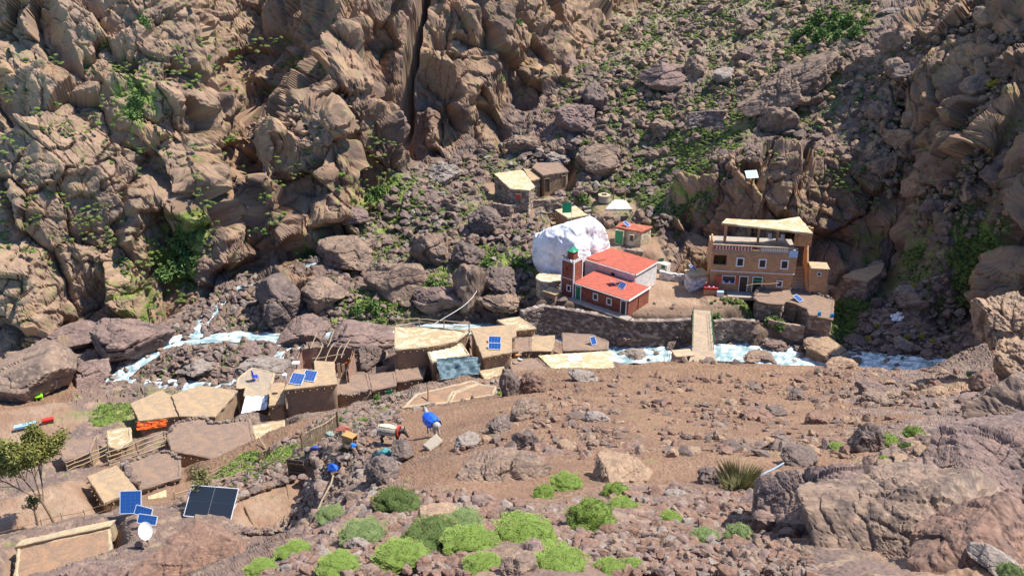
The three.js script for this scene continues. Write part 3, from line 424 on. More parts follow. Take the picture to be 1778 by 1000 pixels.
BOULDERS.forEach(([x, y, w, h, tone, label, near], i) => {
  const big = w > 55; const m = solo('boulder', w > 70 ? outcropGeo(100 + i, 24, tone, [1, 1, 1], { planes: 11 + i % 6, grain: 0.5, bump: w > 150 ? 0.35 : 0.6 }) : rockOf(100 + i, big ? 13 : 8, tone, { planes: 11 + i % 6 }), ROCKMAT, label, 'boulder', near ? 'foreground boulders' : y > 640 ? nearB : valB);
  placeRock(m, x, y, w, h, { turn: (i * 2.4) % 6.28 });
});
// the leaning slab high on the right, and rock shelves
function outcropGeo(seed, detail, tone, size, o = {}) {   // a cut block in metres with beds, joints and broken grain
  const r = rng(seed * 7919 + 13), planes = [], np = o.planes ?? 12;
  for (let i = 0; i < np; i++) { const u = r() * 2 - 1, a = r() * 6.283, q = Math.sqrt(1 - u * u); planes.push([q * Math.cos(a), u, q * Math.sin(a), 0.6 + 0.36 * r()]); }
  if (o.flatTop) planes.push([0.1 * r(), 1, 0.2, o.flatTop]);
  let g = new THREE.IcosahedronGeometry(1, detail); g.deleteAttribute('normal'); g.deleteAttribute('uv'); g = mergeVertices(g, 1e-5);
  const p = g.attributes.position, col = new Float32Array(p.count * 3), s = seed * 3.17, t = tones[tone], k = o.grain ?? 0.34 * (size[0] + size[1] + size[2]) / 3, amp = o.bump ?? 1;
  for (let i = 0; i < p.count; i++) {
    const l = Math.hypot(p.getX(i), p.getY(i), p.getZ(i)), dx = p.getX(i) / l, dy = p.getY(i) / l, dz = p.getZ(i) / l; let rad = 1.12;
    for (const q of planes) { const c = dx * q[0] + dy * q[1] + dz * q[2]; if (c > 0.05) rad = Math.min(rad, q[3] / c); }
    let x = dx * rad * size[0], y = dy * rad * size[1], z = dz * rad * size[2];
    const q4 = rockRelief(x + (s * 1.1) % 9, y + (s * 0.7) % 7, z - (s * 0.9) % 8, 0.6 * amp, k * 0.26, detail > 30 ? 3 : 2), id = q4[1]; let d = q4[0];
    d += amp * k * (0.09 * fbm(x / k * 3, y / k * 3 + s, z / k * 3, 3) + 0.025 * noise(x / k * 17, y / k * 17, z / k * 17));
    x += dx * d; y += dy * d; z += dz * d; p.setXYZ(i, x, y, z);
    const a = fbm(x / k * 0.7 + s, y / k * 0.7, z / k * 0.7, 3), b = noise(x / k * 2.4, y / k * 2.4 + s, z / k * 2.4), e = noise(x / k * 9, y / k * 9, z / k * 9 + s);
    let c = mix3(t[0], t[1], clamp(0.35 + 1.2 * a + 0.4 * (id - 0.5))); c = mix3(c, t[2], clamp(0.6 * b + 0.45 * e)); const v = 1 + 0.14 * e; col[i * 3] = c[0] * v; col[i * 3 + 1] = c[1] * v; col[i * 3 + 2] = c[2] * v;
  }
  g.setAttribute('color', new THREE.BufferAttribute(col, 3)); g.computeVertexNormals(); return g;
}
function bigRock(name, label, cat, px, py, D, size, rot, tone, seed, o = {}) { const m = solo(name, outcropGeo(seed, o.detail ?? 32, tone, size, o), ROCKMAT, label, cat); m.position.copy(atD(px, py, D)); m.rotation.set(...rot); return m; }
bigRock('leaning_slab', 'long leaning brown slab with a shaded underside above the green terrace', 'boulder', 1368, 148, 117, [6.6, 2.1, 3.4], [0.25, 0.15, 0.52], 'brown', 501, { planes: 12, flatTop: 0.6 });
bigRock('pale_slab', 'flat pale grey slab at the top of the green slope', 'boulder', 1568, 18, 127, [3.6, 0.9, 2], [0.1, 0.3, 0], 'grey', 502, { planes: 12 });
bigRock('layered_outcrop', 'layered brown outcrop with a squared end on the lower bare slope', 'rock outcrop', 856, 848, 25.4, [1.95, 1.0, 1.3], [0.1, 0.35, 0.25], 'brown', 503, { planes: 12, flatTop: 0.6 });
bigRock('overhanging_ledge', 'sunlit tan ledge overhanging the valley at the slope edge', 'rock outcrop', 1752, 560, 53, [2.6, 2.0, 3], [0.1, 0.2, 0.2], 'tan', 504, { planes: 11, flatTop: 0.66 });
bigRock('ledge_foot', 'tan rock shoulder beneath the overhanging ledge', 'rock outcrop', 1800, 640, 50, [3.6, 2.0, 3], [0, 0.8, 0.15], 'tan', 505, { planes: 12 });
bigRock('foreground_outcrop', 'big cracked brown rock face with a dark left side at the slope foot', 'rock outcrop', 1410, 925, 17.6, [1.55, 2.3, 2.2], [0.25, 0.5, -0.12], 'purple', 506, { detail: 52, planes: 14, bump: 0.5 });
bigRock('mottled_outcrop', 'broad mottled brown rock mass in front of the steep rock face', 'rock outcrop', 1590, 965, 15.4, [2.6, 1.6, 2.6], [0.35, 0.2, 0.1], 'brown', 507, { detail: 52, planes: 16, bump: 0.55 });
bigRock('cracked_outcrop', 'cracked slabby rock mass with stepped ledges beside loose pebbles', 'rock outcrop', 1740, 845, 19.6, [3.2, 1.5, 2.8], [0.3, 1.2, 0.2], 'purple', 508, { detail: 52, planes: 16, bump: 0.5 });
bigRock('upper_outcrop', 'weathered brown outcrop rising behind the cracked slabs', 'rock outcrop', 1770, 760, 26, [2.2, 2.2, 2.2], [0, 0.4, 0.2], 'brown', 509, { planes: 15, bump: 0.5 });
bigRock('edge_outcrop', 'flat reddish rock shelf under the rounded mottled boulder', 'rock outcrop', 1740, 985, 13.4, [1.7, 0.8, 1.7], [0.3, 0.7, 0.1], 'red', 512, { detail: 36, planes: 15, bump: 0.45 });
bigRock('corner_boulder', 'huge reddish boulder with a black shaded left side below the solar array', 'boulder', 345, 985, 29, [2.9, 1.7, 1.9], [0.1, 0.5, 0.12], 'red', 510, { planes: 14, bump: 0.4 });
bigRock('buried_boulder', 'broad dusty purple boulder beside the bare earth roof', 'boulder', 150, 1030, 31, [2.6, 1.1, 1.6], [0, 0.2, 0], 'purple', 511, { planes: 14 });

// scattered boulders big enough to pick out, then loose stones
const zones = [   // outline in photo pixels, boulders, loose stones, pixel sizes, tones, wording
  { n: 'valley', poly: [[470, 560], [560, 480], [640, 380], [720, 290], [830, 265], [950, 210], [1120, 200], [1190, 300], [1160, 400], [1060, 440], [930, 400], [920, 520], [680, 560]], big: 44, small: 4200, s: [10, 30], t: ['dark', 'brown', 'grey', 'purple'], label: 'angular rock among the grassy valley rubble' },
  { n: 'bank', poly: [[180, 690], [200, 640], [290, 560], [420, 480], [520, 470], [600, 560], [560, 620], [400, 680]], big: 28, small: 2400, s: [9, 26], t: ['grey', 'purple', 'brown', 'dark'], label: 'river cobble lying in the stream bed left of the houses' },
  { n: 'scree', poly: [[940, 200], [1070, 20], [1110, 0], [1540, 0], [1480, 100], [1400, 130], [1290, 200], [1200, 250], [1050, 250]], big: 18, small: 2600, s: [9, 22], t: ['brown', 'tan', 'purple', 'tan'], label: 'stone on the high scree slope' },
  { n: 'ridge', poly: [[1210, 280], [1330, 210], [1450, 140], [1560, 40], [1778, 0], [1778, 400], [1600, 420], [1500, 280], [1380, 290]], big: 34, small: 2600, s: [12, 62], t: ['brown', 'dark', 'tan', 'brown'], label: 'broken block on the rock spur behind the lodge' },
  { n: 'bend', poly: [[1480, 620], [1500, 530], [1560, 500], [1640, 480], [1690, 580], [1640, 625]], big: 18, small: 900, s: [10, 28], t: ['dark', 'purple', 'grey', 'brown'], label: 'rounded rock between the block house and the stream bend' },
  { n: 'riverside', poly: [[1060, 625], [1080, 590], [1200, 580], [1240, 590], [1310, 590], [1440, 600], [1450, 632], [1250, 632]], big: 10, small: 420, s: [9, 22], t: ['dark', 'brown', 'grey'], label: 'wet rock along the rapids by the footbridge' },
  { n: 'slope', poly: [[780, 790], [900, 690], [1060, 655], [1640, 640], [1778, 660], [1778, 740], [1500, 800], [1330, 790], [1000, 800]], big: 28, small: 3600, s: [8, 22], t: ['brown', 'red', 'red', 'dark', 'tan'], label: 'stone lying on the bare earth slope' },
  { n: 'foreground', poly: [[440, 1000], [520, 925], [640, 870], [760, 850], [960, 880], [1150, 850], [1340, 850], [1420, 1000]], big: 24, small: 8000, s: [12, 34], t: ['purple', 'brown', 'red', 'red', 'grey'], label: 'angular rock lying in the rubble between the green cushions' },
  { n: 'right', poly: [[1500, 800], [1778, 690], [1778, 760], [1700, 780], [1600, 830], [1530, 830]], big: 8, small: 1000, s: [12, 30], t: ['purple', 'brown', 'tan'], label: 'loose block on the stony slope above the outcrop' },
  { n: 'path', poly: [[520, 900], [540, 780], [600, 740], [700, 720], [700, 800], [640, 900]], big: 6, small: 1900, s: [9, 20], t: ['purple', 'brown', 'grey'], label: 'rubble stone beside the loading place of the mules' },
  { n: 'ledge', poly: [[420, 230], [520, 160], [620, 170], [640, 210], [560, 260], [440, 260]], big: 6, small: 1000, s: [8, 20], t: ['tan', 'brown'], label: 'loose rock on the shelf of the left cliff' },
  { n: 'spur', poly: [[1480, 250], [1560, 60], [1778, 20], [1778, 380], [1600, 400]], big: 26, small: 1200, s: [16, 70], t: ['brown', 'dark', 'tan'], label: 'weathered block on the steep side of the rock spur' },
  { n: 'bankside', poly: [[230, 960], [300, 880], [420, 930], [520, 920], [560, 880], [540, 800], [600, 740], [690, 700], [560, 725], [500, 760], [440, 800], [330, 850]], big: 0, small: 2600, s: [8, 14], t: ['grey', 'brown', 'purple'], label: '' },
  { n: 'village', poly: [[560, 740], [690, 690], [900, 655], [940, 665], [700, 720]], big: 0, small: 500, s: [8, 14], t: ['grey', 'brown'], label: '' },
];
const inPoly = (p, x, y) => sdPoly(p, x, y) < 0;
const roofPolys = HOUSES.map((b) => b.poly);
const stoneVar = ['brown', 'dark', 'grey', 'purple', 'red', 'tan'].flatMap((t, i) => [rockOf(700 + i * 2, 2, t, { planes: 9, cut: 0.74, bump: 0.3 }), rockOf(701 + i * 2, 4, t, { planes: 10, cut: 0.76, bump: 0.35 })]);
const toneIx = { brown: 0, dark: 1, grey: 2, purple: 3, red: 4, tan: 5 };
const toneWord = { brown: 'brown', dark: 'blackish', grey: 'grey', purple: 'mauve', red: 'reddish', tan: 'tan' };
const stones = stoneVar.map(() => []);
const M4 = new THREE.Matrix4(), Q = new THREE.Quaternion(), E = new THREE.Euler(), V1 = new THREE.Vector3(), V2 = new THREE.Vector3();
for (const zn of zones) {
  const xs = zn.poly.map((p) => p[0]), ys = zn.poly.map((p) => p[1]), x0 = Math.min(...xs), x1 = Math.max(...xs), y0 = Math.min(...ys), y1 = Math.max(...ys);
  let nb = 0, ns = 0, guard = 0;
  while ((nb < zn.big || ns < zn.small) && guard++ < 40000) {
    const px = rr(x0, x1), py = rr(y0, y1); if (!inPoly(zn.poly, px, py)) continue;
    const big = nb < zn.big; if (!big && (zn.n === 'slope' || zn.n === 'foreground') && noise(px * 0.012, py * 0.02, 8) + 0.5 * noise(px * 0.05, py * 0.07, 2) < rr(-0.9, 0.35)) continue; const v = onG(px, py); if (-v.z > 200 || bil(gPad, v.x, v.z) > 0.5 || (!big && bil(gWet, v.x, v.z) > 0.4 && R() < 0.8) || roofPolys.some((q) => sdPoly(q, v.x, v.z) < 0.4)) continue;
    const s = pxm(v), tone = zn.t[Math.floor(R() * zn.t.length)];
    if (big) {
      const w = zn.s[0] + (zn.s[1] - zn.s[0]) * R() ** 1.7, m = solo('boulder', rockOf(200 + Math.floor(R() * 7), w > 20 ? 7 : 4, tone), ROCKMAT, `${w > (zn.s[0] + zn.s[1]) / 2 ? 'large' : 'small'} ${toneWord[tone]} ${zn.label}`, 'boulder', `scattered boulders of the ${zn.n}, ${w > (zn.s[0] + zn.s[1]) / 2 ? 'large' : 'small'} ${tone}`);
      placeRock(m, px, py, w, w * rr(0.55, 0.95), { turn: rr(0, 6.28), tilt: rr(-0.3, 0.3), deep: rr(0.7, 1) }); nb++;
    } else {
      const w = (1.8 + 17 * R() ** 4.5) / s * (s > 40 ? 1.9 : 1.1), h = w * rr(0.35, 0.6), k = toneIx[tone] * 2 + (w * s > 6 ? 1 : 0);
      M4.compose(V1.set(v.x, v.y + h * 0.15 + (s > 20 ? 0 : 0.1), v.z), Q.setFromEuler(E.set(rr(-0.5, 0.5), rr(0, 6.28), rr(-0.5, 0.5))), V2.set(w * 0.6, h * 0.7, w * rr(0.4, 0.6))); stones[k].push(M4.clone()); ns++;
    }
  }
}
for (const st of STREAMS) for (let i = 0; i < 190; i++) {   // cobbles standing out of the water and along its edge
  const q = st.line[Math.floor(R() * st.line.length)], e = q[3] * rr(-1.9, 1.9), a = rr(0, 6.28), x = q[0] + Math.cos(a) * e, z = q[1] + Math.sin(a) * e, w = rr(0.25, 1) ** 1.5 * 1.3, px = 889 + FOCAL * x / (-z * CP + (CAM_Y - q[2]) * SP); if (Math.abs(e) < q[3] * 0.8 && i % 5) continue;
  M4.compose(V1.set(x, Math.max(H(x, z), q[2] - 0.15) + w * 0.08, z), Q.setFromEuler(E.set(rr(-0.3, 0.3), a, rr(-0.3, 0.3))), V2.set(w * 0.6, w * 0.45, w * 0.5)); stones[[1, 3, 5, 7][i % 4]].push(M4.clone());
}
stones.forEach((l, k) => { if (!l.length) return; const m = shade(new THREE.InstancedMesh(stoneVar[k], ROCKMAT, l.length)); l.forEach((q, i) => m.setMatrixAt(i, q)); m.name = numbered('loose_stones'); tag(m, 'small loose stones and gravel strewn over slopes and valley floor', 'gravel', null, 'stuff'); scene.add(m); });

// ------------------------------------------------------------------ plants
const LEAF = (r, g, b, rough = 0.9) => new THREE.MeshPhysicalMaterial({ vertexColors: true, color: new THREE.Color(r, g, b), roughness: rough, side: THREE.DoubleSide, transmission: 0 });
const BLADEMAT = LEAF(1, 1, 1);
function blades(seed, n, rx, ry, rz, len, wid, colA, colB, dome = true, core = true) {   // a cushion: many short blades standing out of a low dome
  const r = rng(seed), pos = [], col = [], idx = [];
  for (let i = 0; i < n; i++) {
    const u = dome ? Math.sqrt(r()) : r(), a = r() * 6.283, th = u * 1.5, dx = Math.sin(th) * Math.cos(a), dy = Math.cos(th), dz = Math.sin(th) * Math.sin(a);
    const lump = 1 + 0.24 * noise(dx * 1.7 + seed, dy * 1.7, dz * 1.7), bx = dx * rx * lump, by = dy * ry * lump, bz = dz * rz * lump, l = len * (0.7 + 0.6 * r());
    const ox = dx + (r() - 0.5) * 0.7, oy = dy * 0.8 + 0.35 + (r() - 0.5) * 0.4, oz = dz + (r() - 0.5) * 0.7, on = Math.hypot(ox, oy, oz) / l, t = r() * 6.283, wx = Math.cos(t) * wid, wz = Math.sin(t) * wid, k = pos.length / 3;
    pos.push(bx - wx, by, bz - wz, bx + wx, by, bz + wz, bx + ox / on, by + oy / on, bz + oz / on);
    const dry = core && n > 1000 ? 0.75 * sst(0.25, 0.6, noise(dx * 2.6 + seed * 3, dy * 2.6, dz * 2.6) + 0.25 * (r() - 0.5)) : 0, c = mix3(mix3(colA, colB, r()), [0.30, 0.23, 0.11], dry); for (let q = 0; q < 3; q++) col.push(c[0], c[1], c[2]); idx.push(k, k + 1, k + 2);
  }
  if (core) { const g0 = new THREE.SphereGeometry(1, 14, 8, 0, 6.2832, 0, 1.6), p = g0.attributes.position, k = pos.length / 3; for (let i = 0; i < p.count; i++) { const x = p.getX(i), y = p.getY(i), z = p.getZ(i), lump = 0.985 + 0.24 * noise(x * 1.7 + seed, y * 1.7, z * 1.7); pos.push(x * rx * lump, y * ry * lump, z * rz * lump); col.push(colA[0] * 0.9, colA[1] * 0.9, colA[2] * 0.9); } for (const q of g0.index.array) idx.push(q + k); }
  const g = new THREE.BufferGeometry(); g.setAttribute('position', new THREE.Float32BufferAttribute(pos, 3)); g.setAttribute('color', new THREE.Float32BufferAttribute(col, 3)); g.setIndex(idx); g.computeVertexNormals(); return g;
}
const gA = [0.14, 0.20, 0.03], gB = [0.30, 0.41, 0.08], gC = [0.07, 0.105, 0.02], gD = [0.16, 0.205, 0.045], gE = [0.13, 0.175, 0.055], gF = [0.25, 0.31, 0.115];
const cushionKinds = { bright: [0, 1, 2].map((i) => blades(31 + i, 5200, 0.5, 0.36, 0.5, 0.034, 0.008, gA, gB)), dark: [0, 1].map((i) => blades(41 + i, 5200, 0.5, 0.42, 0.5, 0.04, 0.008, gC, gD)), grey: [0, 1].map((i) => blades(51 + i, 5200, 0.5, 0.33, 0.5, 0.034, 0.008, gE, gF)) };
const CUSHIONS = [   // centre foot x, foot y, width, height, kind, label
  [682, 893, 78, 46, 'dark', 'round dark green cushion plant above the smooth orange slab'], [570, 912, 58, 34, 'grey', 'grey green cushion plant on the flat mauve rock'], [1028, 925, 86, 66, 'bright', 'long arching bright green cushion plant on the rubble'], [1088, 895, 58, 30, 'bright', 'green cushion lobe joined to the long arching one'], [1072, 866, 46, 32, 'bright', 'green cushion plant under the orange faced boulder'], [985, 850, 56, 26, 'bright', 'pale green cushion plant above the dark wedge rock'], [945, 866, 40, 26, 'bright', 'small green cushion creeping down beside the dark wedge rock'],
  [910, 958, 112, 50, 'bright', 'wide green cushion plant behind the pinkish block'], [975, 1010, 104, 52, 'bright', 'bright rounded cushion plant in front of the pinkish block'], [815, 970, 100, 52, 'bright', 'green cushion plant in the middle of the carpet'], [745, 965, 110, 56, 'dark', 'deep green mound of the cushion carpet'], [690, 990, 92, 42, 'bright', 'green cushion at the lower end of the carpet'], [800, 930, 80, 34, 'grey', 'grey green cushion at the top of the carpet'], [840, 1000, 70, 34, 'bright', 'yellowish green cushion at the foot of the carpet'], [625, 950, 86, 36, 'grey', 'soft grey green cushion holding the round pale stone'],
  [502, 972, 58, 26, 'bright', 'green cushion plant on the rubble below the earth yard'], [580, 1004, 76, 36, 'bright', 'green cushion plant below the round pale stone'], [445, 1002, 56, 26, 'bright', 'green cushion plant beside the huge reddish boulder'], [900, 912, 34, 30, 'bright', 'small vivid green bush behind the wide cushion'],
  [1546, 782, 52, 34, 'bright', 'round green cushion in the shade of the dark overhanging rock'], [1594, 762, 36, 26, 'bright', 'green cushion climbing the rock right of the round one'], [1578, 786, 28, 22, 'dark', 'small dark cushion between the two rock cushions'], [1545, 803, 24, 14, 'bright', 'tiny green cushion below the round rock cushion'], [1458, 780, 26, 11, 'bright', 'flat green cushion on the bare slope'], [1406, 802, 16, 14, 'bright', 'tiny cushion on the dark broken rock'],
  [1290, 945, 58, 36, 'grey', 'grey green cushion beside the cracked brown rock face'], [1228, 940, 46, 22, 'grey', 'leafy grey green plant among the rubble'], [1170, 910, 42, 18, 'bright', 'flat green plant between the rubble stones'], [1060, 1000, 54, 30, 'bright', 'leafy green plant in the rubble below the long cushion'], [1768, 1010, 50, 50, 'grey', 'pale green cushion by the rounded mottled boulder'], [1100, 992, 40, 22, 'bright', 'thin leafy plant next to the rubble edge'],
  [1690, 655, 14, 9, 'bright', 'tiny green tuft on the stony slope edge'], [1652, 620, 14, 9, 'grey', 'pale cushion on the shaded side of the ledge'], [870, 686, 14, 8, 'bright', 'little green tuft below the pointed grey boulder'],
];
CUSHIONS.forEach(([x, y, w, h, k, label], i) => { const list = cushionKinds[k], m = solo('cushion_plant', list[i % list.length], BLADEMAT, label, 'plant', 'cushion plants'); const f = onG(x, y), s = pxm(f), wide = w / s, q = Math.max(0.3, (h / s - wide * 0.35) / 0.36); m.position.set(f.x, f.y - 0.03 + (1 / s) * 0, f.z - wide * 0.4); m.position.y = Math.max(f.y, H(m.position.x, m.position.z)) - 0.05; m.scale.set(wide, clamp(q, wide * 0.5, wide * 1.05), wide * 0.9); m.rotation.y = i * 1.7; });
// the tall grass tuft
{ const r = rng(9), pos = [], col = [], idx = [];
  for (let i = 0; i < 900; i++) { const a = r() * 6.28, d = 0.28 * Math.sqrt(r()), bx = Math.cos(a) * d, bz = Math.sin(a) * d, l = 0.55 + 0.5 * r(), ox = bx * 1.5 + (r() - 0.5) * 0.3, oz = bz * 1.5 + (r() - 0.5) * 0.3, w = 0.008, t = r() * 6.28, k = pos.length / 3; pos.push(bx - w * Math.cos(t), 0, bz - w * Math.sin(t), bx + w * Math.cos(t), 0, bz + w * Math.sin(t), bx + ox * 0.5, l * 0.62, bz + oz * 0.5, bx + ox, l, bz + oz); const c = mix3([0.07, 0.12, 0.025], [0.26, 0.24, 0.09], r() ** 2); for (let q = 0; q < 3; q++) col.push(...c); col.push(0.34, 0.28, 0.13); idx.push(k, k + 1, k + 2, k, k + 2, k + 3); }
  const g = new THREE.BufferGeometry(); g.setAttribute('position', new THREE.Float32BufferAttribute(pos, 3)); g.setAttribute('color', new THREE.Float32BufferAttribute(col, 3)); g.setIndex(idx); g.computeVertexNormals();
  const m = solo('grass_tuft', g, BLADEMAT, 'tall upright tuft of grass beside the dark boulder', 'grass tuft'), f = onG(1283, 850); m.position.copy(f); m.scale.set(1.15, 0.85, 1.15); }
// small tufts over the valley, slopes and ledges
{ const v0 = [blades(61, 46, 0.5, 0.4, 0.5, 0.22, 0.07, gA, gB, true, true), blades(62, 46, 0.5, 0.4, 0.5, 0.22, 0.07, gC, gD, true, true), blades(63, 46, 0.5, 0.4, 0.5, 0.22, 0.07, [0.15, 0.17, 0.05], [0.27, 0.28, 0.09], true, true)], lists = [[], [], []];
  const put = (px, py, size) => { const v = onG(px, py); if (-v.z > 190 || bil(gPad, v.x, v.z) > 0.6 || bil(gWet, v.x, v.z) > 0.4) return; const s = size / pxm(v); M4.compose(V1.set(v.x, v.y + 0.06, v.z), Q.setFromEuler(E.set(rr(-0.2, 0.2), rr(0, 6.28), rr(-0.2, 0.2))), V2.set(s, s * rr(0.6, 1), s)); lists[Math.floor(R() * 3)].push(M4.clone()); };
  const fill = (poly, n, a, b, thr = -1) => { const xs = poly.map((p) => p[0]), ys = poly.map((p) => p[1]); let k = 0, g = 0; while (k < n && g++ < n * 12) { const x = rr(Math.min(...xs), Math.max(...xs)), y = rr(Math.min(...ys), Math.max(...ys)); if (!inPoly(poly, x, y) || noise(x * 0.02, y * 0.03, 5) < thr) continue; put(x, y, rr(a, b)); k++; } };
  fill([[940, 200], [1070, 20], [1110, 0], [1540, 0], [1480, 100], [1290, 200], [1200, 250], [1050, 250]], 3600, 2.5, 7, -0.35);
  fill([[470, 560], [560, 480], [640, 380], [720, 290], [830, 265], [1120, 200], [1190, 300], [1160, 400], [930, 400], [920, 520], [680, 560]], 2000, 3, 8, 0.0);
  fill([[1180, 300], [1330, 210], [1480, 100], [1700, 60], [1778, 300], [1700, 500], [1560, 440], [1400, 280]], 1300, 3, 8, 0);
  fill([[1180, 190], [1340, 200], [1200, 400], [1080, 340], [1100, 240]], 1900, 3, 7, -0.3);
  fill([[1560, 440], [1760, 380], [1740, 470], [1640, 560], [1560, 520]], 700, 3, 8, -0.4);
  fill([[0, 80], [500, 60], [700, 250], [500, 400], [200, 500], [0, 520]], 1100, 3, 9, 0.25);
  fill([[180, 690], [290, 560], [420, 480], [560, 560], [400, 680]], 420, 3, 8, 0);
  fill([[360, 830], [500, 780], [640, 720], [700, 700], [640, 730], [520, 800], [400, 850]], 160, 3, 8, -0.2);
  for (const q of GREENS) for (let i = 0; i < 110 * q[3]; i++) { const a = rr(0, 6.28), d = q[2] * Math.sqrt(R()), x = q[0] + Math.cos(a) * d, z = q[1] + Math.sin(a) * d; if (bil(gWet, x, z) > 0.4 || Math.abs(H(x, z) - q[4]) > 4) continue; const s = rr(0.25, 0.6); M4.compose(V1.set(x, H(x, z) + 0.08, z), Q.setFromEuler(E.set(0, rr(0, 6.28), 0)), V2.set(s, s, s)); lists[Math.floor(R() * 3)].push(M4.clone()); }
  lists.forEach((l, k) => { const m = shade(new THREE.InstancedMesh(v0[k], BLADEMAT, l.length)); l.forEach((q, i) => m.setMatrixAt(i, q)); m.name = numbered('grass_and_herbs'); tag(m, 'low green herbs and grass growing between the rocks', 'grass', null, 'stuff'); scene.add(m); }); }
// shrubs and yellow flowering bushes
function shrubGeo(seed, n, colA, colB, leaf = 0.13) { const r = rng(seed), pos = [], col = [], idx = []; for (let i = 0; i < n; i++) { const a = r() * 6.28, u = r(), th = Math.acos(1 - u * 1.15), d = (0.55 + 0.45 * r()) * (1 + 0.3 * noise(Math.cos(a) * 2 + seed, u * 3, Math.sin(a) * 2)), x = Math.sin(th) * Math.cos(a) * d * 0.5, y = (0.12 + Math.max(0, Math.cos(th)) * d * 0.75), z = Math.sin(th) * Math.sin(a) * d * 0.5, l = leaf * (0.6 + 0.8 * r()); E.set(r() * 3, r() * 6.28, r() * 3); Q.setFromEuler(E); const k = pos.length / 3; for (const [p, q] of [[-0.4, 0], [0, -0.5], [0.4, 0], [0, 0.5]]) { V1.set(p * l, 0, q * l * 1.6).applyQuaternion(Q); pos.push(x + V1.x, y + V1.y, z + V1.z); } const c = mix3(colA, colB, r()); for (let q = 0; q < 4; q++) col.push(...c); idx.push(k, k + 1, k + 2, k, k + 2, k + 3); } const g = new THREE.BufferGeometry(); g.setAttribute('position', new THREE.Float32BufferAttribute(pos, 3)); g.setAttribute('color', new THREE.Float32BufferAttribute(col, 3)); g.setIndex(idx); g.computeVertexNormals(); return g; }
const shrubV = [0, 1, 2].map((i) => shrubGeo(81 + i, 520, [0.05, 0.10, 0.02], [0.15, 0.23, 0.05])), flowerV = shrubGeo(91, 420, [0.55, 0.40, 0.03], [0.22, 0.26, 0.05]);
const shrubs = [['green shrub in the thicket above the leaning slab', 'shrubs above the leaning slab', [[1385, 70], [1405, 62], [1425, 74], [1440, 55], [1455, 72], [1470, 48], [1485, 66], [1420, 45], [1450, 36], [1495, 50]], 26],
  ['green shrub growing in the gully of the left cliff', 'shrubs in the left gully', [[318, 400], [330, 420], [310, 440], [325, 455], [300, 470], [340, 462], [318, 478], [285, 488]], 26], ['shrub on the ledge of the left cliff', 'shrubs on the left cliff', [[225, 150], [240, 180], [232, 205], [250, 50], [640, 350], [655, 340]], 22],
  ['shrub clinging to the brown cliff face', 'shrubs on the brown cliff', [[862, 8], [880, 62], [900, 45], [850, 130], [868, 140]], 18], ['leafy bush on the river bank below the lodge', 'bushes by the rapids', [[1250, 575], [1262, 585], [1275, 572], [1290, 578], [1244, 560], [1340, 565], [1355, 572]], 20], ['green bush on the valley floor near the massive brown boulder', 'bushes in the grassy hollow', [[735, 510], [750, 500], [768, 505], [620, 545], [650, 540], [540, 440], [900, 462], [845, 465]], 20], ['green weed beside the concrete slab', 'weeds by the concrete slab', [[1045, 340], [1052, 336], [1010, 348], [1100, 330]], 16], ['green bush by the path below the reed fence', 'weeds below the solar panel house', [[600, 722], [618, 728], [632, 735], [590, 733], [655, 695], [765, 700], [650, 703]], 13]];
for (const [label, group, spots, w] of shrubs) spots.forEach(([x, y], i) => { const m = solo('shrub', shrubV[i % 3], BLADEMAT, label, 'shrub', group), f = onG(x, y), s = w * rr(0.8, 1.25) / pxm(f); m.position.set(f.x, f.y - 0.1, f.z); m.scale.setScalar(s); m.rotation.y = i; });
[[1505, 42], [1608, 372], [1732, 145], [1745, 128], [1720, 150]].forEach(([x, y], i) => flower(x, y, i, 'yellow flowering bush high on the rock spur', 'yellow bushes on the spur'));
[[1590, 502], [1595, 570], [1600, 587], [1612, 520], [1508, 592], [1575, 590], [1620, 598], [1524, 568]].forEach(([x, y], i) => flower(x, y, i, 'yellow flowering weed among the stream bend rocks', 'yellow weeds by the stream bend'));
function flower(x, y, i, label, group) { const m = solo('flowering_bush', flowerV, BLADEMAT, label, 'shrub', group), f = onG(x, y), s = rr(9, 14) / pxm(f); m.position.copy(f); m.scale.setScalar(s); m.rotation.y = i; }
// ------------------------------------------------------------------ plaster, mud, stone, wood, metal
function tex(size, fn, srgb = true) { const d = new Uint8Array(size * size * 4); for (let y = 0; y < size; y++) for (let x = 0; x < size; x++) { const c = fn(x / size, y / size), o = (y * size + x) * 4; d[o] = clamp(c[0]) * 255; d[o + 1] = clamp(c[1]) * 255; d[o + 2] = clamp(c[2]) * 255; d[o + 3] = 255; } const t = new THREE.DataTexture(d, size, size); t.wrapS = t.wrapT = THREE.RepeatWrapping; t.magFilter = THREE.LinearFilter; t.minFilter = THREE.LinearMipmapLinearFilter; t.generateMipmaps = true; if (srgb) t.colorSpace = THREE.SRGBColorSpace; t.needsUpdate = true; return t; }
const loop = (u, v, f, k, o = 3) => { const a = u * 6.2832, b = v * 6.2832; return fbm(Math.cos(a) * f + k, Math.sin(a) * f + Math.cos(b) * f * 1.3, Math.sin(b) * f * 1.3 + k, o); };   // repeats without a seam
const mudT = tex(256, (u, v) => { const a = loop(u, v, 0.8, 3, 4), b = loop(u, v, 4, 9, 2), g = 0.9 + 0.14 * a + 0.14 * b; return [g, g * (0.985 - 0.05 * a), g * (0.96 - 0.12 * a)]; });
const stainT = tex(256, (u, v) => { const a = loop(u, v, 0.9, 13, 5), b = loop(u, v, 3.5, 19, 3), s = sst(0.02, 0.22, a + 0.5 * b), g = 0.84 + 0.12 * b; return mix3([g, g * 0.95, g * 0.86], [1, 0.985, 0.95], s); });
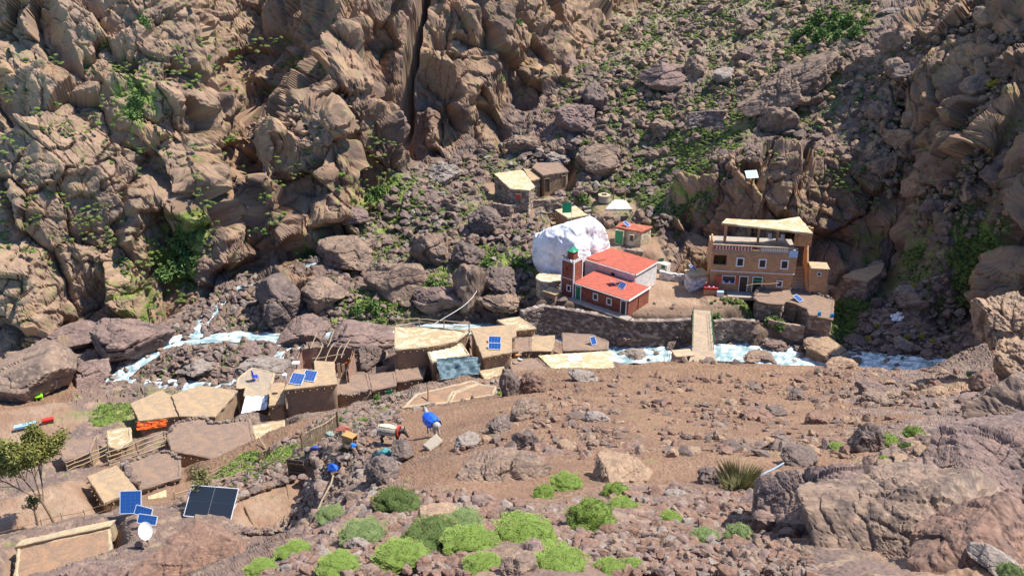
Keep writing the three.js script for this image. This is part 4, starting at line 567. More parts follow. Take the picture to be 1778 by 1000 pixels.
const fadeT = tex(256, (u, v) => { const a = loop(u, v, 0.7, 23, 5), b = loop(u, v, 4, 29, 3), s = sst(-0.1, 0.32, a + 0.35 * b), g = 0.9 + 0.14 * b; return mix3([g * 0.94, g * 0.84, g * 0.81], [g, g, g], s); });
const grainT = tex(128, (u, v) => { const g = 0.8 + 0.4 * loop(u, v, 5, 3, 3); return [g, g, g]; }, false);
const rep = (t, n) => { const c = t.clone(); c.repeat.set(n, n); c.needsUpdate = true; return c; };
const mud4 = rep(mudT, 0.22), stain4 = rep(stainT, 0.17), grain1 = rep(grainT, 0.8), fade4 = rep(fadeT, 0.15);
const mat = (r, g, b, o = {}) => new THREE.MeshStandardMaterial({ color: new THREE.Color(r, g, b), roughness: 0.93, ...o });
const mudMat = (r, g, b, m = mud4, bs = 0.03) => mat(r, g, b, { map: m, bumpMap: grain1, bumpScale: bs });
const MAT = {
  pale: mudMat(0.56, 0.46, 0.32, stain4), white: mudMat(0.72, 0.65, 0.53, stain4), brown: mudMat(0.29, 0.20, 0.15), tan: mudMat(0.45, 0.325, 0.205), grey: mudMat(0.42, 0.335, 0.25), dirt: mudMat(0.34, 0.215, 0.14), cream: mudMat(0.66, 0.56, 0.385, stain4), redroof: mudMat(0.50, 0.17, 0.1, fade4),
  mud: mudMat(0.36, 0.245, 0.16), plaster: mudMat(0.62, 0.55, 0.44, stain4), rim: mudMat(0.52, 0.41, 0.27), lodge: mudMat(0.64, 0.375, 0.2), brick: mudMat(0.34, 0.115, 0.068, fade4, 0.015), red: mudMat(0.47, 0.115, 0.075, mud4, 0.015), lilac: mudMat(0.68, 0.57, 0.60, mud4, 0.02), whitewash: mudMat(0.80, 0.79, 0.77, mud4, 0.02), concrete: mudMat(0.42, 0.37, 0.32),  // lilac: pinkish paint with the lavender of sky-lit shade mixed into the colour
  frame: mat(0.78, 0.77, 0.74), dark: mat(0.03, 0.027, 0.025), green: mat(0.01, 0.16, 0.06, { roughness: 0.6 }), greenRoof: mat(0.01, 0.22, 0.12, { roughness: 0.45 }), wood: mudMat(0.30, 0.20, 0.12), poleW: mudMat(0.46, 0.36, 0.23), redp: mat(0.55, 0.05, 0.04), metal: mat(0.5, 0.5, 0.5, { metalness: 0.8, roughness: 0.4 }), shadedDoor: mudMat(0.085, 0.06, 0.042), shadedGlass: new THREE.MeshStandardMaterial({ color: new THREE.Color(0.02, 0.025, 0.03), roughness: 0.08 }),  // near-black door and pane colours stand in for the shaded interiors behind
  reed: mudMat(0.40, 0.31, 0.19), straw: mudMat(0.50, 0.42, 0.28),
};
const CELL = new THREE.MeshPhysicalMaterial({ color: new THREE.Color(0.018, 0.085, 0.30), roughness: 0.25, clearcoat: 0.5, clearcoatRoughness: 0.15 }), DARKCELL = new THREE.MeshPhysicalMaterial({ color: new THREE.Color(0.018, 0.024, 0.034), roughness: 0.35, clearcoat: 0.3 }), ALU = mat(0.62, 0.63, 0.64, { roughness: 0.5 });
const STONE = new THREE.MeshStandardMaterial({ vertexColors: true, roughness: 0.95, flatShading: true });
function box(w, h, d, x = 0, y = 0, z = 0, r = 0) { const g = new THREE.BoxGeometry(w, h, d); const uv = g.attributes.uv, p = g.attributes.position, n = g.attributes.normal; for (let i = 0; i < uv.count; i++) { const ax = Math.abs(n.getX(i)), ay = Math.abs(n.getY(i)); uv.setXY(i, ax > 0.5 ? p.getZ(i) : p.getX(i), ay > 0.5 ? p.getZ(i) : p.getY(i)); } if (r) g.rotateY(r); return g.translate(x, y, z); }
const cyl = (r0, r1, h, x, y, z, n = 10) => new THREE.CylinderGeometry(r1, r0, h, n).translate(x, y + h / 2, z);
function bar(a, b, r, n = 6) { const A = new THREE.Vector3(...a), B = new THREE.Vector3(...b), d = B.clone().sub(A), g = new THREE.CylinderGeometry(r * 0.85, r, d.length(), n); g.applyQuaternion(new THREE.Quaternion().setFromUnitVectors(new THREE.Vector3(0, 1, 0), d.normalize())); return g.translate((A.x + B.x) / 2, (A.y + B.y) / 2, (A.z + B.z) / 2); }
function crooked(a, b, r, seed, bend = 0.06) { const A = new THREE.Vector3(...a), B = new THREE.Vector3(...b), q = rng(seed), l = A.distanceTo(B) * bend, pts = [0, 0.3, 0.65, 1].map((t) => A.clone().lerp(B, t).add(new THREE.Vector3((q() - 0.5) * l, (q() - 0.5) * l, (q() - 0.5) * l))); return new THREE.TubeGeometry(new THREE.CatmullRomCurve3(pts), 6, r, 6); }
const T3 = (v) => v.isVector3 ? v.toArray() : v;

// masonry: a sheet of broken stone courses between two lines, with relief
function masonry(line, y0, y1, thick, seed, dim = 1, tone = [0.24, 0.17, 0.12], closed = false) {   // line [[x, z]...] relative
  const pts = [], L = closed ? [...line, line[0]] : line; let run = 0;
  for (let i = 0; i + 1 < L.length; i++) { const l = Math.hypot(L[i + 1][0] - L[i][0], L[i + 1][1] - L[i][1]), n = Math.max(1, Math.round(l / 0.11)); for (let k = 0; k < n + (i + 2 === L.length ? 1 : 0); k++) pts.push([lerp(L[i][0], L[i + 1][0], k / n), lerp(L[i][1], L[i + 1][1], k / n), run + l * k / n]); run += l; }
  const pos = [], col = [], idx = [], nv = [];
  const rows = Math.max(3, Math.round((y1 - y0) / 0.11));
  pts.forEach((p, i) => { const a = pts[Math.max(0, i - 1)], b = pts[Math.min(pts.length - 1, i + 1)], ex = b[0] - a[0], ez = b[1] - a[1], l = Math.hypot(ex, ez) || 1; nv.push([-ez / l, ex / l]); });
  const per = rows + 1;
  for (const side of thick ? [1, -1] : [1]) pts.forEach((p, i) => { for (let j = 0; j <= rows; j++) {
    const y = lerp(y0, y1, j / rows), off = side * thick / 2; cells(p[2] / 0.46 + seed, y / 0.25, seed * 0.37 + side, 5); const d = 0.09 * W[2] - 0.06 * (1 - sst(0, 0.16, W[1] - W[0])) + 0.05 * noise(p[2] * 0.7, y * 0.7, seed); const id = W[3];
    const yy = y + (j === rows ? 0.10 * (id - 0.5) : 0); pos.push(p[0] + nv[i][0] * (off + side * d), yy, p[1] + nv[i][1] * (off + side * d));
    const v = (0.62 + 0.75 * id) * dim; const c = mix3(tone, [0.34, 0.29, 0.25], id > 0.75 ? 0.5 : 0); col.push(c[0] * v, c[1] * v, c[2] * v); } });
  const N = pts.length * per;
  for (let s = 0; s < (thick ? 2 : 1); s++) for (let i = 0; i + 1 < pts.length; i++) for (let j = 0; j < rows; j++) { const a = s * N + i * per + j, b = a + per; if (s) idx.push(a, b, a + 1, a + 1, b, b + 1); else idx.push(a, a + 1, b, a + 1, b + 1, b); }
  if (thick) for (let i = 0; i + 1 < pts.length; i++) { const a = i * per + rows, b = a + per; idx.push(a, N + a, b, b, N + a, N + b); }
  if (thick && !closed) for (const i of [0, pts.length - 1]) for (let j = 0; j < rows; j++) { const a = i * per + j; idx.push(a, a + 1, N + a, a + 1, N + a + 1, N + a); }
  const g = new THREE.BufferGeometry(); g.setAttribute('position', new THREE.Float32BufferAttribute(pos, 3)); g.setAttribute('color', new THREE.Float32BufferAttribute(col, 3)); g.setIndex(idx); g.computeVertexNormals(); return g;
}
function dryWall(label, px, top, bottom, thick = 0.5, tone) { const v = px.map(([x, y]) => atY(x, y, top)), c = v[0], o = thing('dry_stone_wall', label, 'wall', [c.x, bottom, c.z]); part(o, 'stonework', masonry(v.map((q) => [q.x - c.x, q.z - c.z]), 0, top - bottom, thick, px[0][0] * 0.1, 1, tone), STONE); return o; }
// a mud wall of rough outline
function mudWall(line, y0, y1, seed, closed = true) {
  const pos = [], uv = [], idx = [], L = closed ? [...line, line[0]] : line, pts = []; let run = 0;
  for (let i = 0; i + 1 < L.length; i++) { const l = Math.hypot(L[i + 1][0] - L[i][0], L[i + 1][1] - L[i][1]), n = Math.max(1, Math.round(l / 0.35)); for (let k = 0; k < n + (i + 2 === L.length ? 1 : 0); k++) pts.push([lerp(L[i][0], L[i + 1][0], k / n), lerp(L[i][1], L[i + 1][1], k / n), run + l * k / n]); run += l; }
  const rows = Math.max(2, Math.round((y1 - y0) / 0.35));
  for (const p of pts) for (let j = 0; j <= rows; j++) { const y = lerp(y0, y1, j / rows); pos.push(p[0] + 0.06 * noise(p[0] * 0.9 + seed, y * 0.9, p[1] * 0.9), y, p[1] + 0.06 * noise(p[0] * 0.9, y * 0.9 + seed, p[1] * 0.9)); uv.push(p[2], y); }
  for (let i = 0; i + 1 < pts.length; i++) for (let j = 0; j < rows; j++) { const a = i * (rows + 1) + j, b = a + rows + 1; idx.push(a, a + 1, b, a + 1, b + 1, b); }
  const g = new THREE.BufferGeometry(); g.setAttribute('position', new THREE.Float32BufferAttribute(pos, 3)); g.setAttribute('uv', new THREE.Float32BufferAttribute(uv, 2)); g.setIndex(idx); g.computeVertexNormals(); return g;
}
function inset(p, d) { const n = p.length, c = p.reduce((s, q) => [s[0] + q[0] / n, s[1] + q[1] / n], [0, 0]); return p.map((q) => { const l = Math.hypot(q[0] - c[0], q[1] - c[1]); return [q[0] + (c[0] - q[0]) / l * d, q[1] + (c[1] - q[1]) / l * d]; }); }
function roughEdge(p, seed, step = 0.45, amp = 0.07) { const out = []; for (let i = 0; i < p.length; i++) { const a = p[i], b = p[(i + 1) % p.length], l = Math.hypot(b[0] - a[0], b[1] - a[1]), n = Math.max(1, Math.round(l / step)); for (let k = 0; k < n; k++) { const x = lerp(a[0], b[0], k / n), z = lerp(a[1], b[1], k / n); out.push(k ? [x + amp * noise(x * 1.7 + seed, 0, z * 1.7), z + amp * noise(x * 1.7, seed, z * 1.7)] : [x, z]); } } return out; }
function slab(p, y, thick, bevel = 0.05) { const s = new THREE.Shape(p.map((q) => new THREE.Vector2(q[0], -q[1]))); const g = new THREE.ExtrudeGeometry(s, { depth: thick - bevel * 2, bevelEnabled: bevel > 0, bevelSize: bevel, bevelThickness: bevel, bevelSegments: 1 }); return g.rotateX(-Math.PI / 2).translate(0, y - thick + bevel, 0); }
function rimGeo(p, y, seed, w = 0.16, h = 0.13) { const pos = [], idx = [], uv = [], q = roughEdge(p, seed, 0.3, 0.06), n = q.length; for (let i = 0; i <= n; i++) { const c = q[i % n], a = q[(i - 1 + n) % n], b = q[(i + 1) % n], ex = b[0] - a[0], ez = b[1] - a[1], l = Math.hypot(ex, ez) || 1, nx = -ez / l, nz = ex / l, hh = h * (0.7 + 0.6 * noise(c[0] * 1.3, seed, c[1] * 1.3)), ww = w * (1 + 0.35 * noise(c[0] * 2, seed + 5, c[1] * 2)); for (const [o, e] of [[-ww, -0.02], [-ww * 0.5, hh], [ww * 0.5, hh], [ww, -0.05]]) { pos.push(c[0] + nx * o, y + e, c[1] + nz * o); uv.push(i * 0.3, o * 2); } } for (let i = 0; i < n; i++) for (let j = 0; j < 3; j++) { const a = i * 4 + j, b = a + 4; idx.push(a, a + 1, b, a + 1, b + 1, b); } const g = new THREE.BufferGeometry(); g.setAttribute('position', new THREE.Float32BufferAttribute(pos, 3)); g.setAttribute('uv', new THREE.Float32BufferAttribute(uv, 2)); g.setIndex(idx); g.computeVertexNormals(); return g; }
const area2 = (p) => p.reduce((s, a, i) => { const b = p[(i + 1) % p.length]; return s + a[0] * b[1] - b[0] * a[1]; }, 0);

// ------------------------------------------------------------------ the flat roofed houses
const houseAt = {}, BEAM = new THREE.CylinderGeometry(0.055, 0.06, 0.42, 7).rotateX(Math.PI / 2);
HOUSES.forEach((b, i) => {
  const n = b.poly.length, cx = b.poly.reduce((s, q) => s + q[0], 0) / n, cz = b.poly.reduce((s, q) => s + q[1], 0) / n, y0 = b.pad - 0.5, o = thing('mud_house', b.label, 'house', [cx, y0, cz]);
  let p = b.poly.map((q) => [q[0] - cx, q[1] - cz]); if (area2(p) < 0) p = p.reverse();
  const top = b.y - y0; houseAt[i] = { o, p, top };
  const wallP = inset(p, 0.12), w = b.w ?? 'mud';
  part(o, 'wall', w === 'stone' ? masonry(wallP, -0.6, top - 0.15, 0, i * 3.1, 1, [0.25, 0.18, 0.125], true) : mudWall(wallP, -0.6, top - 0.15, i), w === 'stone' ? STONE : w === 'plaster' ? MAT.plaster : MAT.mud);
  part(o, 'roof', slab(roughEdge(p, i * 3), top, 0.24, 0.04), MAT[b.k]);
  if (w === 'mud') for (let e = 0; e < p.length; e++) { const A = wallP[e], B = wallP[(e + 1) % p.length], l = Math.hypot(B[0] - A[0], B[1] - A[1]); let nx = (B[1] - A[1]) / l, nz = -(B[0] - A[0]) / l; if (nz < 0.35 || l < 1.2) continue; for (let q = 0.4; q < l - 0.2; q += 0.62) { const m = part(o, 'beam_end', BEAM, MAT.wood); m.position.set(lerp(A[0], B[0], q / l) + nx * 0.1, top - 0.34, lerp(A[1], B[1], q / l) + nz * 0.1); m.rotation.y = Math.atan2(nx, nz); } }
  if (b.k !== 'redroof' && !['tan', 'cream'].includes(b.k)) part(o, 'roof_edge', rimGeo(inset(p, 0.1), top - 0.01, i, 0.13, 0.09), b.k === 'brown' ? MAT.brown : MAT.rim);
});
const hx = (i, px, py, y) => { const v = atY(px, py, y); return [v.x - houseAt[i].o.position.x, v.y - houseAt[i].o.position.y, v.z - houseAt[i].o.position.z]; };
// an opening on the wall of a house: two photo pixels along its foot, heights
function opening(i, name, a, b, y0, y1, m, frame) {   // a, b photo pixels on the wall line at roof height
  const A = hx(i, a[0], a[1], HOUSES[i].y), B = hx(i, b[0], b[1], HOUSES[i].y), o = houseAt[i].o, ang = Math.atan2(-(B[2] - A[2]), B[0] - A[0]), w = Math.hypot(B[0] - A[0], B[2] - A[2]), base = HOUSES[i].y - o.position.y, cx = (A[0] + B[0]) / 2, cz = (A[2] + B[2]) / 2;
  const pc = new THREE.Group(); pc.name = name; pc.position.set(cx, base + (y0 + y1) / 2, cz); pc.rotation.y = ang; o.add(pc);
  part(pc, name === 'door' ? 'panel' : 'pane', box(w, y1 - y0, 0.08), m);
  if (frame) { const h = y1 - y0; for (const s of [-1, 1]) part(pc, 'jamb', box(0.08, h + 0.16, 0.14, s * (w / 2 + 0.04), 0, 0.02), frame); part(pc, 'lintel', box(w, 0.08, 0.14, 0, h / 2 + 0.04, 0.02), frame); part(pc, 'sill', box(w, 0.08, 0.16, 0, -h / 2 - 0.04, 0.02), frame); }
  return pc;
}
const hi = (t) => HOUSES.findIndex((b) => b.label.includes(t));
opening(hi('cream roof and a red window'), 'window', [896, 329.5], [904, 330.2], -1.35, -0.65, MAT.redp, MAT.wood);
opening(hi('cream roof and a red window'), 'window', [865, 309], [868, 311], -1.6, -1.0, MAT.shadedGlass);
opening(hi('dark brown roof and open'), 'door', [946, 305], [954, 304], -2.4, -0.5, MAT.shadedDoor, MAT.wood);  // panel painted dark for the shade inside an open doorway
opening(hi('dark brown roof and open'), 'door', [976, 300.5], [982, 299.2], -2.2, -0.5, MAT.shadedDoor, MAT.wood);
opening(hi('behind the white rock'), 'door', [1005, 379.4], [1012, 377], -2.2, -0.5, MAT.frame, MAT.wood);
opening(hi('green metal door'), 'door', [1070, 395.4], [1083, 398.0], -2.05, -0.3, MAT.green, MAT.plaster);
opening(hi('green metal door'), 'window', [1095, 400.2], [1101, 401.2], -1.35, -0.6, MAT.shadedGlass, MAT.plaster);
opening(hi('small dark window between'), 'window', [722, 660.2], [727, 659.4], -1.5, -0.8, MAT.shadedGlass);
opening(hi('green door beside a pole'), 'door', [668, 675], [682, 672.4], -2.0, -0.3, MAT.green);
opening(hi('rounded dry stone'), 'door', [1384, 529.5], [1390, 531.5], -2.0, -0.6, MAT.shadedDoor, MAT.wood);

// ------------------------------------------------------------------ windows and doors for the two large buildings
function win(parent, x, y, z, w, h, o = {}) {   // on a wall facing +z of the parent
  const g = new THREE.Group(); g.name = o.door ? 'door' : 'window'; g.position.set(x, y, z); if (o.turn) g.rotation.y = o.turn; parent.add(g); const f = o.f ?? 0.1, fm = o.frame ?? MAT.frame;
  part(g, o.door ? 'panel' : 'pane', box(w, h, 0.06, 0, 0, 0.005), o.m ?? MAT.shadedGlass);
  for (const s of [-1, 1]) part(g, 'jamb', box(f, h + f * 2, 0.12, s * (w + f) / 2, 0, 0.02), fm);
  part(g, 'lintel', box(w - 0.004, f, 0.12, 0, (h + f) / 2, 0.02), fm); if (!o.door) part(g, 'sill', box(w - 0.004, f, 0.15, 0, -(h + f) / 2, 0.03), fm);
  if (o.bars) part(g, 'bar', box(0.03, h, 0.03, 0, 0, 0.06), MAT.green);
  return g;
}
// the red mosque with its minaret
{ const A = atY(1092, 522, 5.4), o = thing('mosque', 'brick red prayer house with a red roof and a square minaret', 'mosque', [A.x, 3.4, A.z], -0.685); const wl = 7.4, dp = 4.35, top = 2.0;
  part(o, 'wall', mergeGeometries([box(wl, top + 1.6, dp, -wl / 2, (top - 1.6) / 2 - 0.08, -dp / 2)]), MAT.brick);
  part(o, 'roof', box(wl + 0.1, 0.12, dp + 0.1, -wl / 2, top + 0.02, -dp / 2), MAT.red);
  part(o, 'roof_trim', box(0.09, 0.16, dp + 0.2, 0.1, top + 0.02, -dp / 2), MAT.frame); part(o, 'roof_trim', box(wl - 0.1, 0.06, 0.07, -wl / 2 + 0.1, top - 0.01, 0.09), MAT.frame);
  part(o, 'downpipe', box(0.08, top + 0.6, 0.06, 0.03, top / 2 - 0.4, -2.1), MAT.brick);
  win(o, -6.75, 0.98, 0.02, 0.62, 1.6, { door: true, m: MAT.green, f: 0.09 }); win(o, -0.6, 0.98, 0.02, 0.6, 1.6, { door: true, m: MAT.shadedDoor, f: 0.09 });
  win(o, -4.35, 1.18, 0.02, 0.5, 0.66, { bars: true }); win(o, -2.5, 1.16, 0.02, 0.5, 0.66, { bars: true });
  const m = new THREE.Group(); m.name = 'minaret'; m.position.set(-wl - 0.88, 0, -0.72); o.add(m);
  part(m, 'shaft', box(1.7, 6.3, 1.65, 0, 4.45 - 3.15, 0), MAT.brick);
  for (const [x, z] of [[-0.85, 0.825], [0.85, 0.825], [0.85, -0.825], [-0.85, -0.825]]) part(m, 'corner_band', box(0.13, 6.32, 0.13, x, 1.3, z), MAT.frame);
  part(m, 'string_course', box(1.6, 0.07, 0.05, 0, 2.35, 0.84), MAT.frame);
  part(m, 'window', box(0.12, 0.55, 0.05, -0.1, 3.5, 0.835), MAT.dark); win(m, 0.35, 1.2, 0.83, 0.4, 0.6, {}).position.x = 0.25;
  // stepped merlons round the top, one by one
  const mer = mergeGeometries([box(0.26, 0.16, 0.14, 0, 0.08, 0), box(0.15, 0.15, 0.138, 0, 0.23, 0)]);
  for (let k = 0; k < 5; k++) for (const [ax, s] of [[0, 1], [0, -1], [1, 1], [1, -1]]) { const t = -0.68 + k * 0.34, q = part(m, 'merlon', mer, MAT.frame); q.position.set(ax ? s * 0.8 : t, 4.46, ax ? t : s * 0.78); if (ax) q.rotation.y = Math.PI / 2; }
  part(m, 'lantern', box(0.86, 1.2, 0.86, 0.05, 5.0, 0), MAT.brick); part(m, 'lantern_roof', new THREE.ConeGeometry(0.78, 0.55, 4).rotateY(Math.PI / 4).translate(0.05, 5.88, 0), MAT.greenRoof); part(m, 'finial', mergeGeometries([cyl(0.03, 0.02, 0.3, 0.05, 6.1, 0, 6), new THREE.SphereGeometry(0.07, 8, 6).translate(0.05, 6.32, 0)].map((g) => g.index ? g.toNonIndexed() : g)), MAT.greenRoof);
  part(m, 'loudspeaker', new THREE.ConeGeometry(0.17, 0.3, 12, 1, true).rotateX(1.4).translate(-0.95, 4.75, 0.5), MAT.dark);
  part(o, 'aerial', bar([-1.6, top, -2.2], [-1.6, top + 1.5, -2.2], 0.02), MAT.metal);
  solarTable('pair of small tilted solar panels facing away on the mosque roof', [[-3.6, -2.3], [-3.0, -2.9]], o, top + 0.08, 2.6, MAT.frame); solarTable('tilted blue solar panel beside the pair on the mosque roof', [[-2.3, -2.2]], o, top + 0.08, -0.3); }
function solarTable(label, spots, host, y, turn, face) { host.updateMatrixWorld(); spots.forEach(([x, z], i) => { const v = new THREE.Vector3(x, y, z).applyMatrix4(host.matrixWorld); solarPanel(label, v, 0.9, 0.75, host.rotation.y + turn + i * 0.25, 0.75, spots.length > 1 ? 'paired panels on the mosque roof' : null); }); }
// a solar panel: cells, frame, legs; faces +z of its own turn
function solarPanel(label, v, w, h, turn, tilt, group, o = {}) {
  const t = thing('solar_panel', label, 'solar panel', v, turn, group), a = new THREE.Group(); a.name = 'panel'; a.rotation.x = -Math.PI / 2 + tilt; a.position.y = Math.sin(tilt) * h / 2 + 0.06; t.add(a);
  const nx = o.nx ?? 3, ny = o.ny ?? 4; part(a, 'backing', box(w, h, 0.03), MAT.frame);
  const cg = box(w / nx - 0.012, h / ny - 0.012, 0.008); for (let i = 0; i < nx; i++) for (let j = 0; j < ny; j++) { const c = part(a, 'cell', cg, o.m ?? CELL); c.position.set((i + 0.5) / nx * w - w / 2, (j + 0.5) / ny * h - h / 2, 0.021); }
  for (const s of [-1, 1]) { part(a, 'frame', box(0.04, h + 0.04, 0.05, s * (w / 2 + 0.02), 0, 0.006), ALU); part(a, 'frame', box(w - 0.002, 0.04, 0.05, 0, s * (h / 2 + 0.02), 0.006), ALU); }
  const zb = -Math.cos(tilt) * h / 2, yb = Math.sin(tilt) * h; for (const s of [-1, 1]) { part(t, 'leg', bar([s * w * 0.42, 0, zb], [s * w * 0.42, yb + 0.03, zb], 0.02), ALU); part(t, 'rail', bar([s * w * 0.42, 0.01, -zb], [s * w * 0.42, 0.01, zb], 0.018), ALU); }
  return t;
}
// the upper hall behind the mosque
{ const A = atY(1103, 478, 6.3), o = thing('shrine_hall', 'white walled hall with a pinkish front in painted lilac shade and a flat red roof against the white rock', 'building', [A.x, 3.3, A.z], -0.69); const wl = 7.0, dp = 4.9, top = 3.0;
  part(o, 'front_wall', box(wl, top + 0.8, 0.3, -wl / 2, (top - 0.8) / 2, -0.15), MAT.lilac); part(o, 'side_wall', box(0.3, top + 0.796, dp - 0.3, -0.15, (top - 0.8) / 2, -dp / 2 - 0.15), MAT.whitewash); part(o, 'back_wall', box(wl - 0.3, top + 0.79, 0.3, -wl / 2 - 0.15, (top - 0.8) / 2, -dp + 0.15), MAT.whitewash);
  part(o, 'roof', slab(roughEdge([[-wl, -0.05], [0.05, -0.05], [0.05, -dp], [-wl, -dp]].map(([x, z]) => [x, z]).reverse(), 3, 0.6, 0.03), top + 0.12, 0.16, 0.02), MAT.red);
  part(o, 'roof_trim', box(wl, 0.12, 0.09, -wl / 2, top + 0.02, 0.06), MAT.whitewash); part(o, 'roof_trim', box(0.09, 0.12, dp, 0.12, top + 0.02, -dp / 2), MAT.whitewash);
  part(o, 'window', box(0.45, 0.45, 0.06, -3.0, 2.25, 0.01), MAT.shadedGlass); part(o, 'roof_step', slab(roughEdge([[-wl, -0.3], [-5.6, -0.35], [-5.0, -1.2], [-5.4, -2.2], [-wl, -2.6]].reverse(), 9, 0.3, 0.05), top + 0.22, 0.12, 0.02), MAT.red); }
// the whitewashed rock
{ const m = solo('white_rock', outcropGeo(921, 42, 'white', [4.4, 4.9, 3.8], { planes: 11, grain: 1.5, bump: 0.38 }), new THREE.MeshStandardMaterial({ vertexColors: true, roughness: 0.9 }), 'huge whitewashed rock behind the red minaret', 'painted rock'); m.position.set(...atY(990, 436, 5.9).toArray()); m.rotation.set(0.12, 0.3, -0.12); }
{ const c = atY(955, 482, 4.6), o = thing('stone_cistern', 'low rounded stone base with a whitewashed top below the white rock', 'cistern', [c.x, 2.2, c.z]); const ring = []; for (let i = 0; i < 18; i++) { const a = i / 18 * 6.283; ring.push([Math.cos(a) * 1.55, Math.sin(a) * 1.3]); } part(o, 'stonework', masonry(ring, 0, 2.3, 0, 3, 1.2, [0.34, 0.25, 0.17], true), STONE); part(o, 'top', slab(roughEdge(ring.map(([x, z]) => [x * 1.08, z * 1.08]), 2, 0.3, 0.08), 2.5, 0.25), MAT.plaster); }
{ const c = atY(960, 505, 4.3), o = thing('lean_to', 'tiny flat roofed lean to against the minaret foot', 'shed', [c.x, 2.4, c.z], -0.685); part(o, 'wall', box(1.6, 1.8, 1.3, 0, 0.9, 0), MAT.mud); part(o, 'roof', box(1.8, 0.1, 1.5, 0, 1.86, 0), MAT.tan); part(o, 'window', box(0.3, 0.4, 0.04, 0.25, 1.0, 0.655), MAT.shadedGlass); }
{ const c = atY(992, 385, 8.0), o = thing('flag', 'green flag flying from a pole behind the white rock', 'flag', c); part(o, 'pole', cyl(0.04, 0.03, 3.2, 0, -0.5, 0, 6), MAT.metal); const g = new THREE.PlaneGeometry(1.15, 1.35, 10, 10), p = g.attributes.position; for (let i = 0; i < p.count; i++) { const x = p.getX(i); p.setZ(i, 0.12 * Math.sin(x * 5 + p.getY(i)) * (0.6 - x)); p.setY(i, p.getY(i) - 0.12 * (0.57 - x)); } g.computeVertexNormals(); part(o, 'cloth', g.translate(-0.6, 1.95, 0), mat(0.005, 0.17, 0.075, { side: THREE.DoubleSide })); }
// solid ground works by the mosque
dryWall('dark stone retaining wall below the mosque terrace along the river', [[905, 540], [945, 530], [1000, 538], [1060, 549], [1100, 556], [1150, 556], [1204, 553]], 3.3, -0.9, 0.7, [0.17, 0.125, 0.10]);
dryWall('stone bank beside the footbridge below the lodge', [[1240, 557], [1275, 553], [1312, 557]], 3.3, 0.2, 0.6, [0.2, 0.145, 0.115]);
dryWall('stone retaining wall below the two upper stone houses', [[856, 352], [885, 357], [925, 347], [950, 346], [985, 342]], 8.2, 5.2, 0.5);
dryWall('short stone wall below the green door hut', [[1058, 424], [1090, 432], [1118, 436]], 5.7, 3.6, 0.6, [0.2, 0.145, 0.11]);
dryWall('low stone wall of the yard at the rounded stone house', [[1336, 554], [1365, 561], [1399, 566]], 3.3, 1.4, 0.4, [0.34, 0.24, 0.165]);
dryWall('stone terrace edge on the scree above the square boulder', [[1196, 196], [1225, 192], [1258, 192]], 20.6, 18.6, 0.5, [0.14, 0.1, 0.085]);
dryWall('stone bank supporting the concrete slab', [[1028, 372], [1060, 378], [1100, 384], [1130, 384]], 6.8, 5.2, 0.5, [0.2, 0.145, 0.115]);
dryWall('whitewashed low wall between the mosque hall and kiosk', [[1146, 470], [1165, 474], [1190, 476]], 4.5, 3.3, 0.35, [0.62, 0.6, 0.56]);
{ const A = atY(1092, 522, 5.4), o = solo('terrace_paving', slab(roughEdge([[-7.6, 0.05], [0.5, 0.05], [0.5, 1.0], [-7.6, 0.9]].reverse(), 4, 0.5, 0.05), 0, 0.2), MAT.concrete, 'strip of grey concrete paving in front of the mosque doors', 'paving'); o.position.set(A.x, 3.58, A.z); o.rotation.y = -0.685; }
{ const c = atY(1152, 470, 3.6), o = thing('white_step_block', 'whitewashed step block with a green hatch at the hall corner', 'wall block', c, -0.69); part(o, 'block', box(1.4, 1.1, 0.9, 0, 0.5, 0), MAT.whitewash); part(o, 'hatch', box(0.5, 0.45, 0.05, 0.2, 0.7, 0.46), MAT.green); }
{ const c = onG(1156, 462), o = thing('notice_board', 'cream notice board on a thin green post by the white wall', 'sign', [c.x, c.y, c.z]); part(o, 'post', cyl(0.03, 0.03, 2.2, 0, 0, 0, 6), MAT.green); part(o, 'board', box(0.72, 0.5, 0.04, 0, 1.95, 0.05), MAT.plaster); }
{ const c = onG(1149, 458), o = thing('waste_bin', 'small green bin beside the cream notice board', 'bin', [c.x, c.y, c.z]); part(o, 'body', new THREE.CylinderGeometry(0.3, 0.24, 0.6, 12, 1, true).translate(0, 0.3, 0), mat(0.01, 0.16, 0.06, { side: THREE.DoubleSide })); part(o, 'rim', new THREE.TorusGeometry(0.3, 0.03, 6, 16).rotateX(Math.PI / 2).translate(0, 0.6, 0), MAT.green); }
// concrete slab with tank and frame
{ const P = [[1052, 362], [1066, 347], [1086, 347], [1097, 362]].map(([x, y]) => atY(x, y, 7.3)), c = P[0], o = solo('concrete_slab', slab(roughEdge(P.map((v) => [v.x - c.x, v.z - c.z]).reverse(), 2, 0.4, 0.05), 0, 0.5), MAT.whitewash, 'pale concrete slab under a bare wooden rack on the valley side', 'slab'); o.position.set(c.x, 7.3, c.z);
  const t = atY(1049, 349, 7.3), k = thing('water_tank', 'round stone and concrete tank beside the pale slab', 'tank', t); part(k, 'body', cyl(0.8, 0.78, 0.9, 0, -0.1, 0, 18), MAT.concrete); part(k, 'lid', cyl(0.86, 0.86, 0.12, 0, 0.8, 0, 18), MAT.plaster); part(k, 'hatch', box(0.6, 0.08, 0.5, 0, 0.96, 0), MAT.dark);
  const f = atY(1075, 348, 7.3), q = thing('drying_rack', 'bare rack of two posts and a beam over the pale slab', 'rack', f); for (const s of [-1, 1]) part(q, 'post', cyl(0.09, 0.08, 1.8, s * 0.78, 0, 0, 6), MAT.wood); part(q, 'beam', bar([-0.9, 1.85, 0], [0.9, 1.85, 0], 0.06), MAT.wood); }
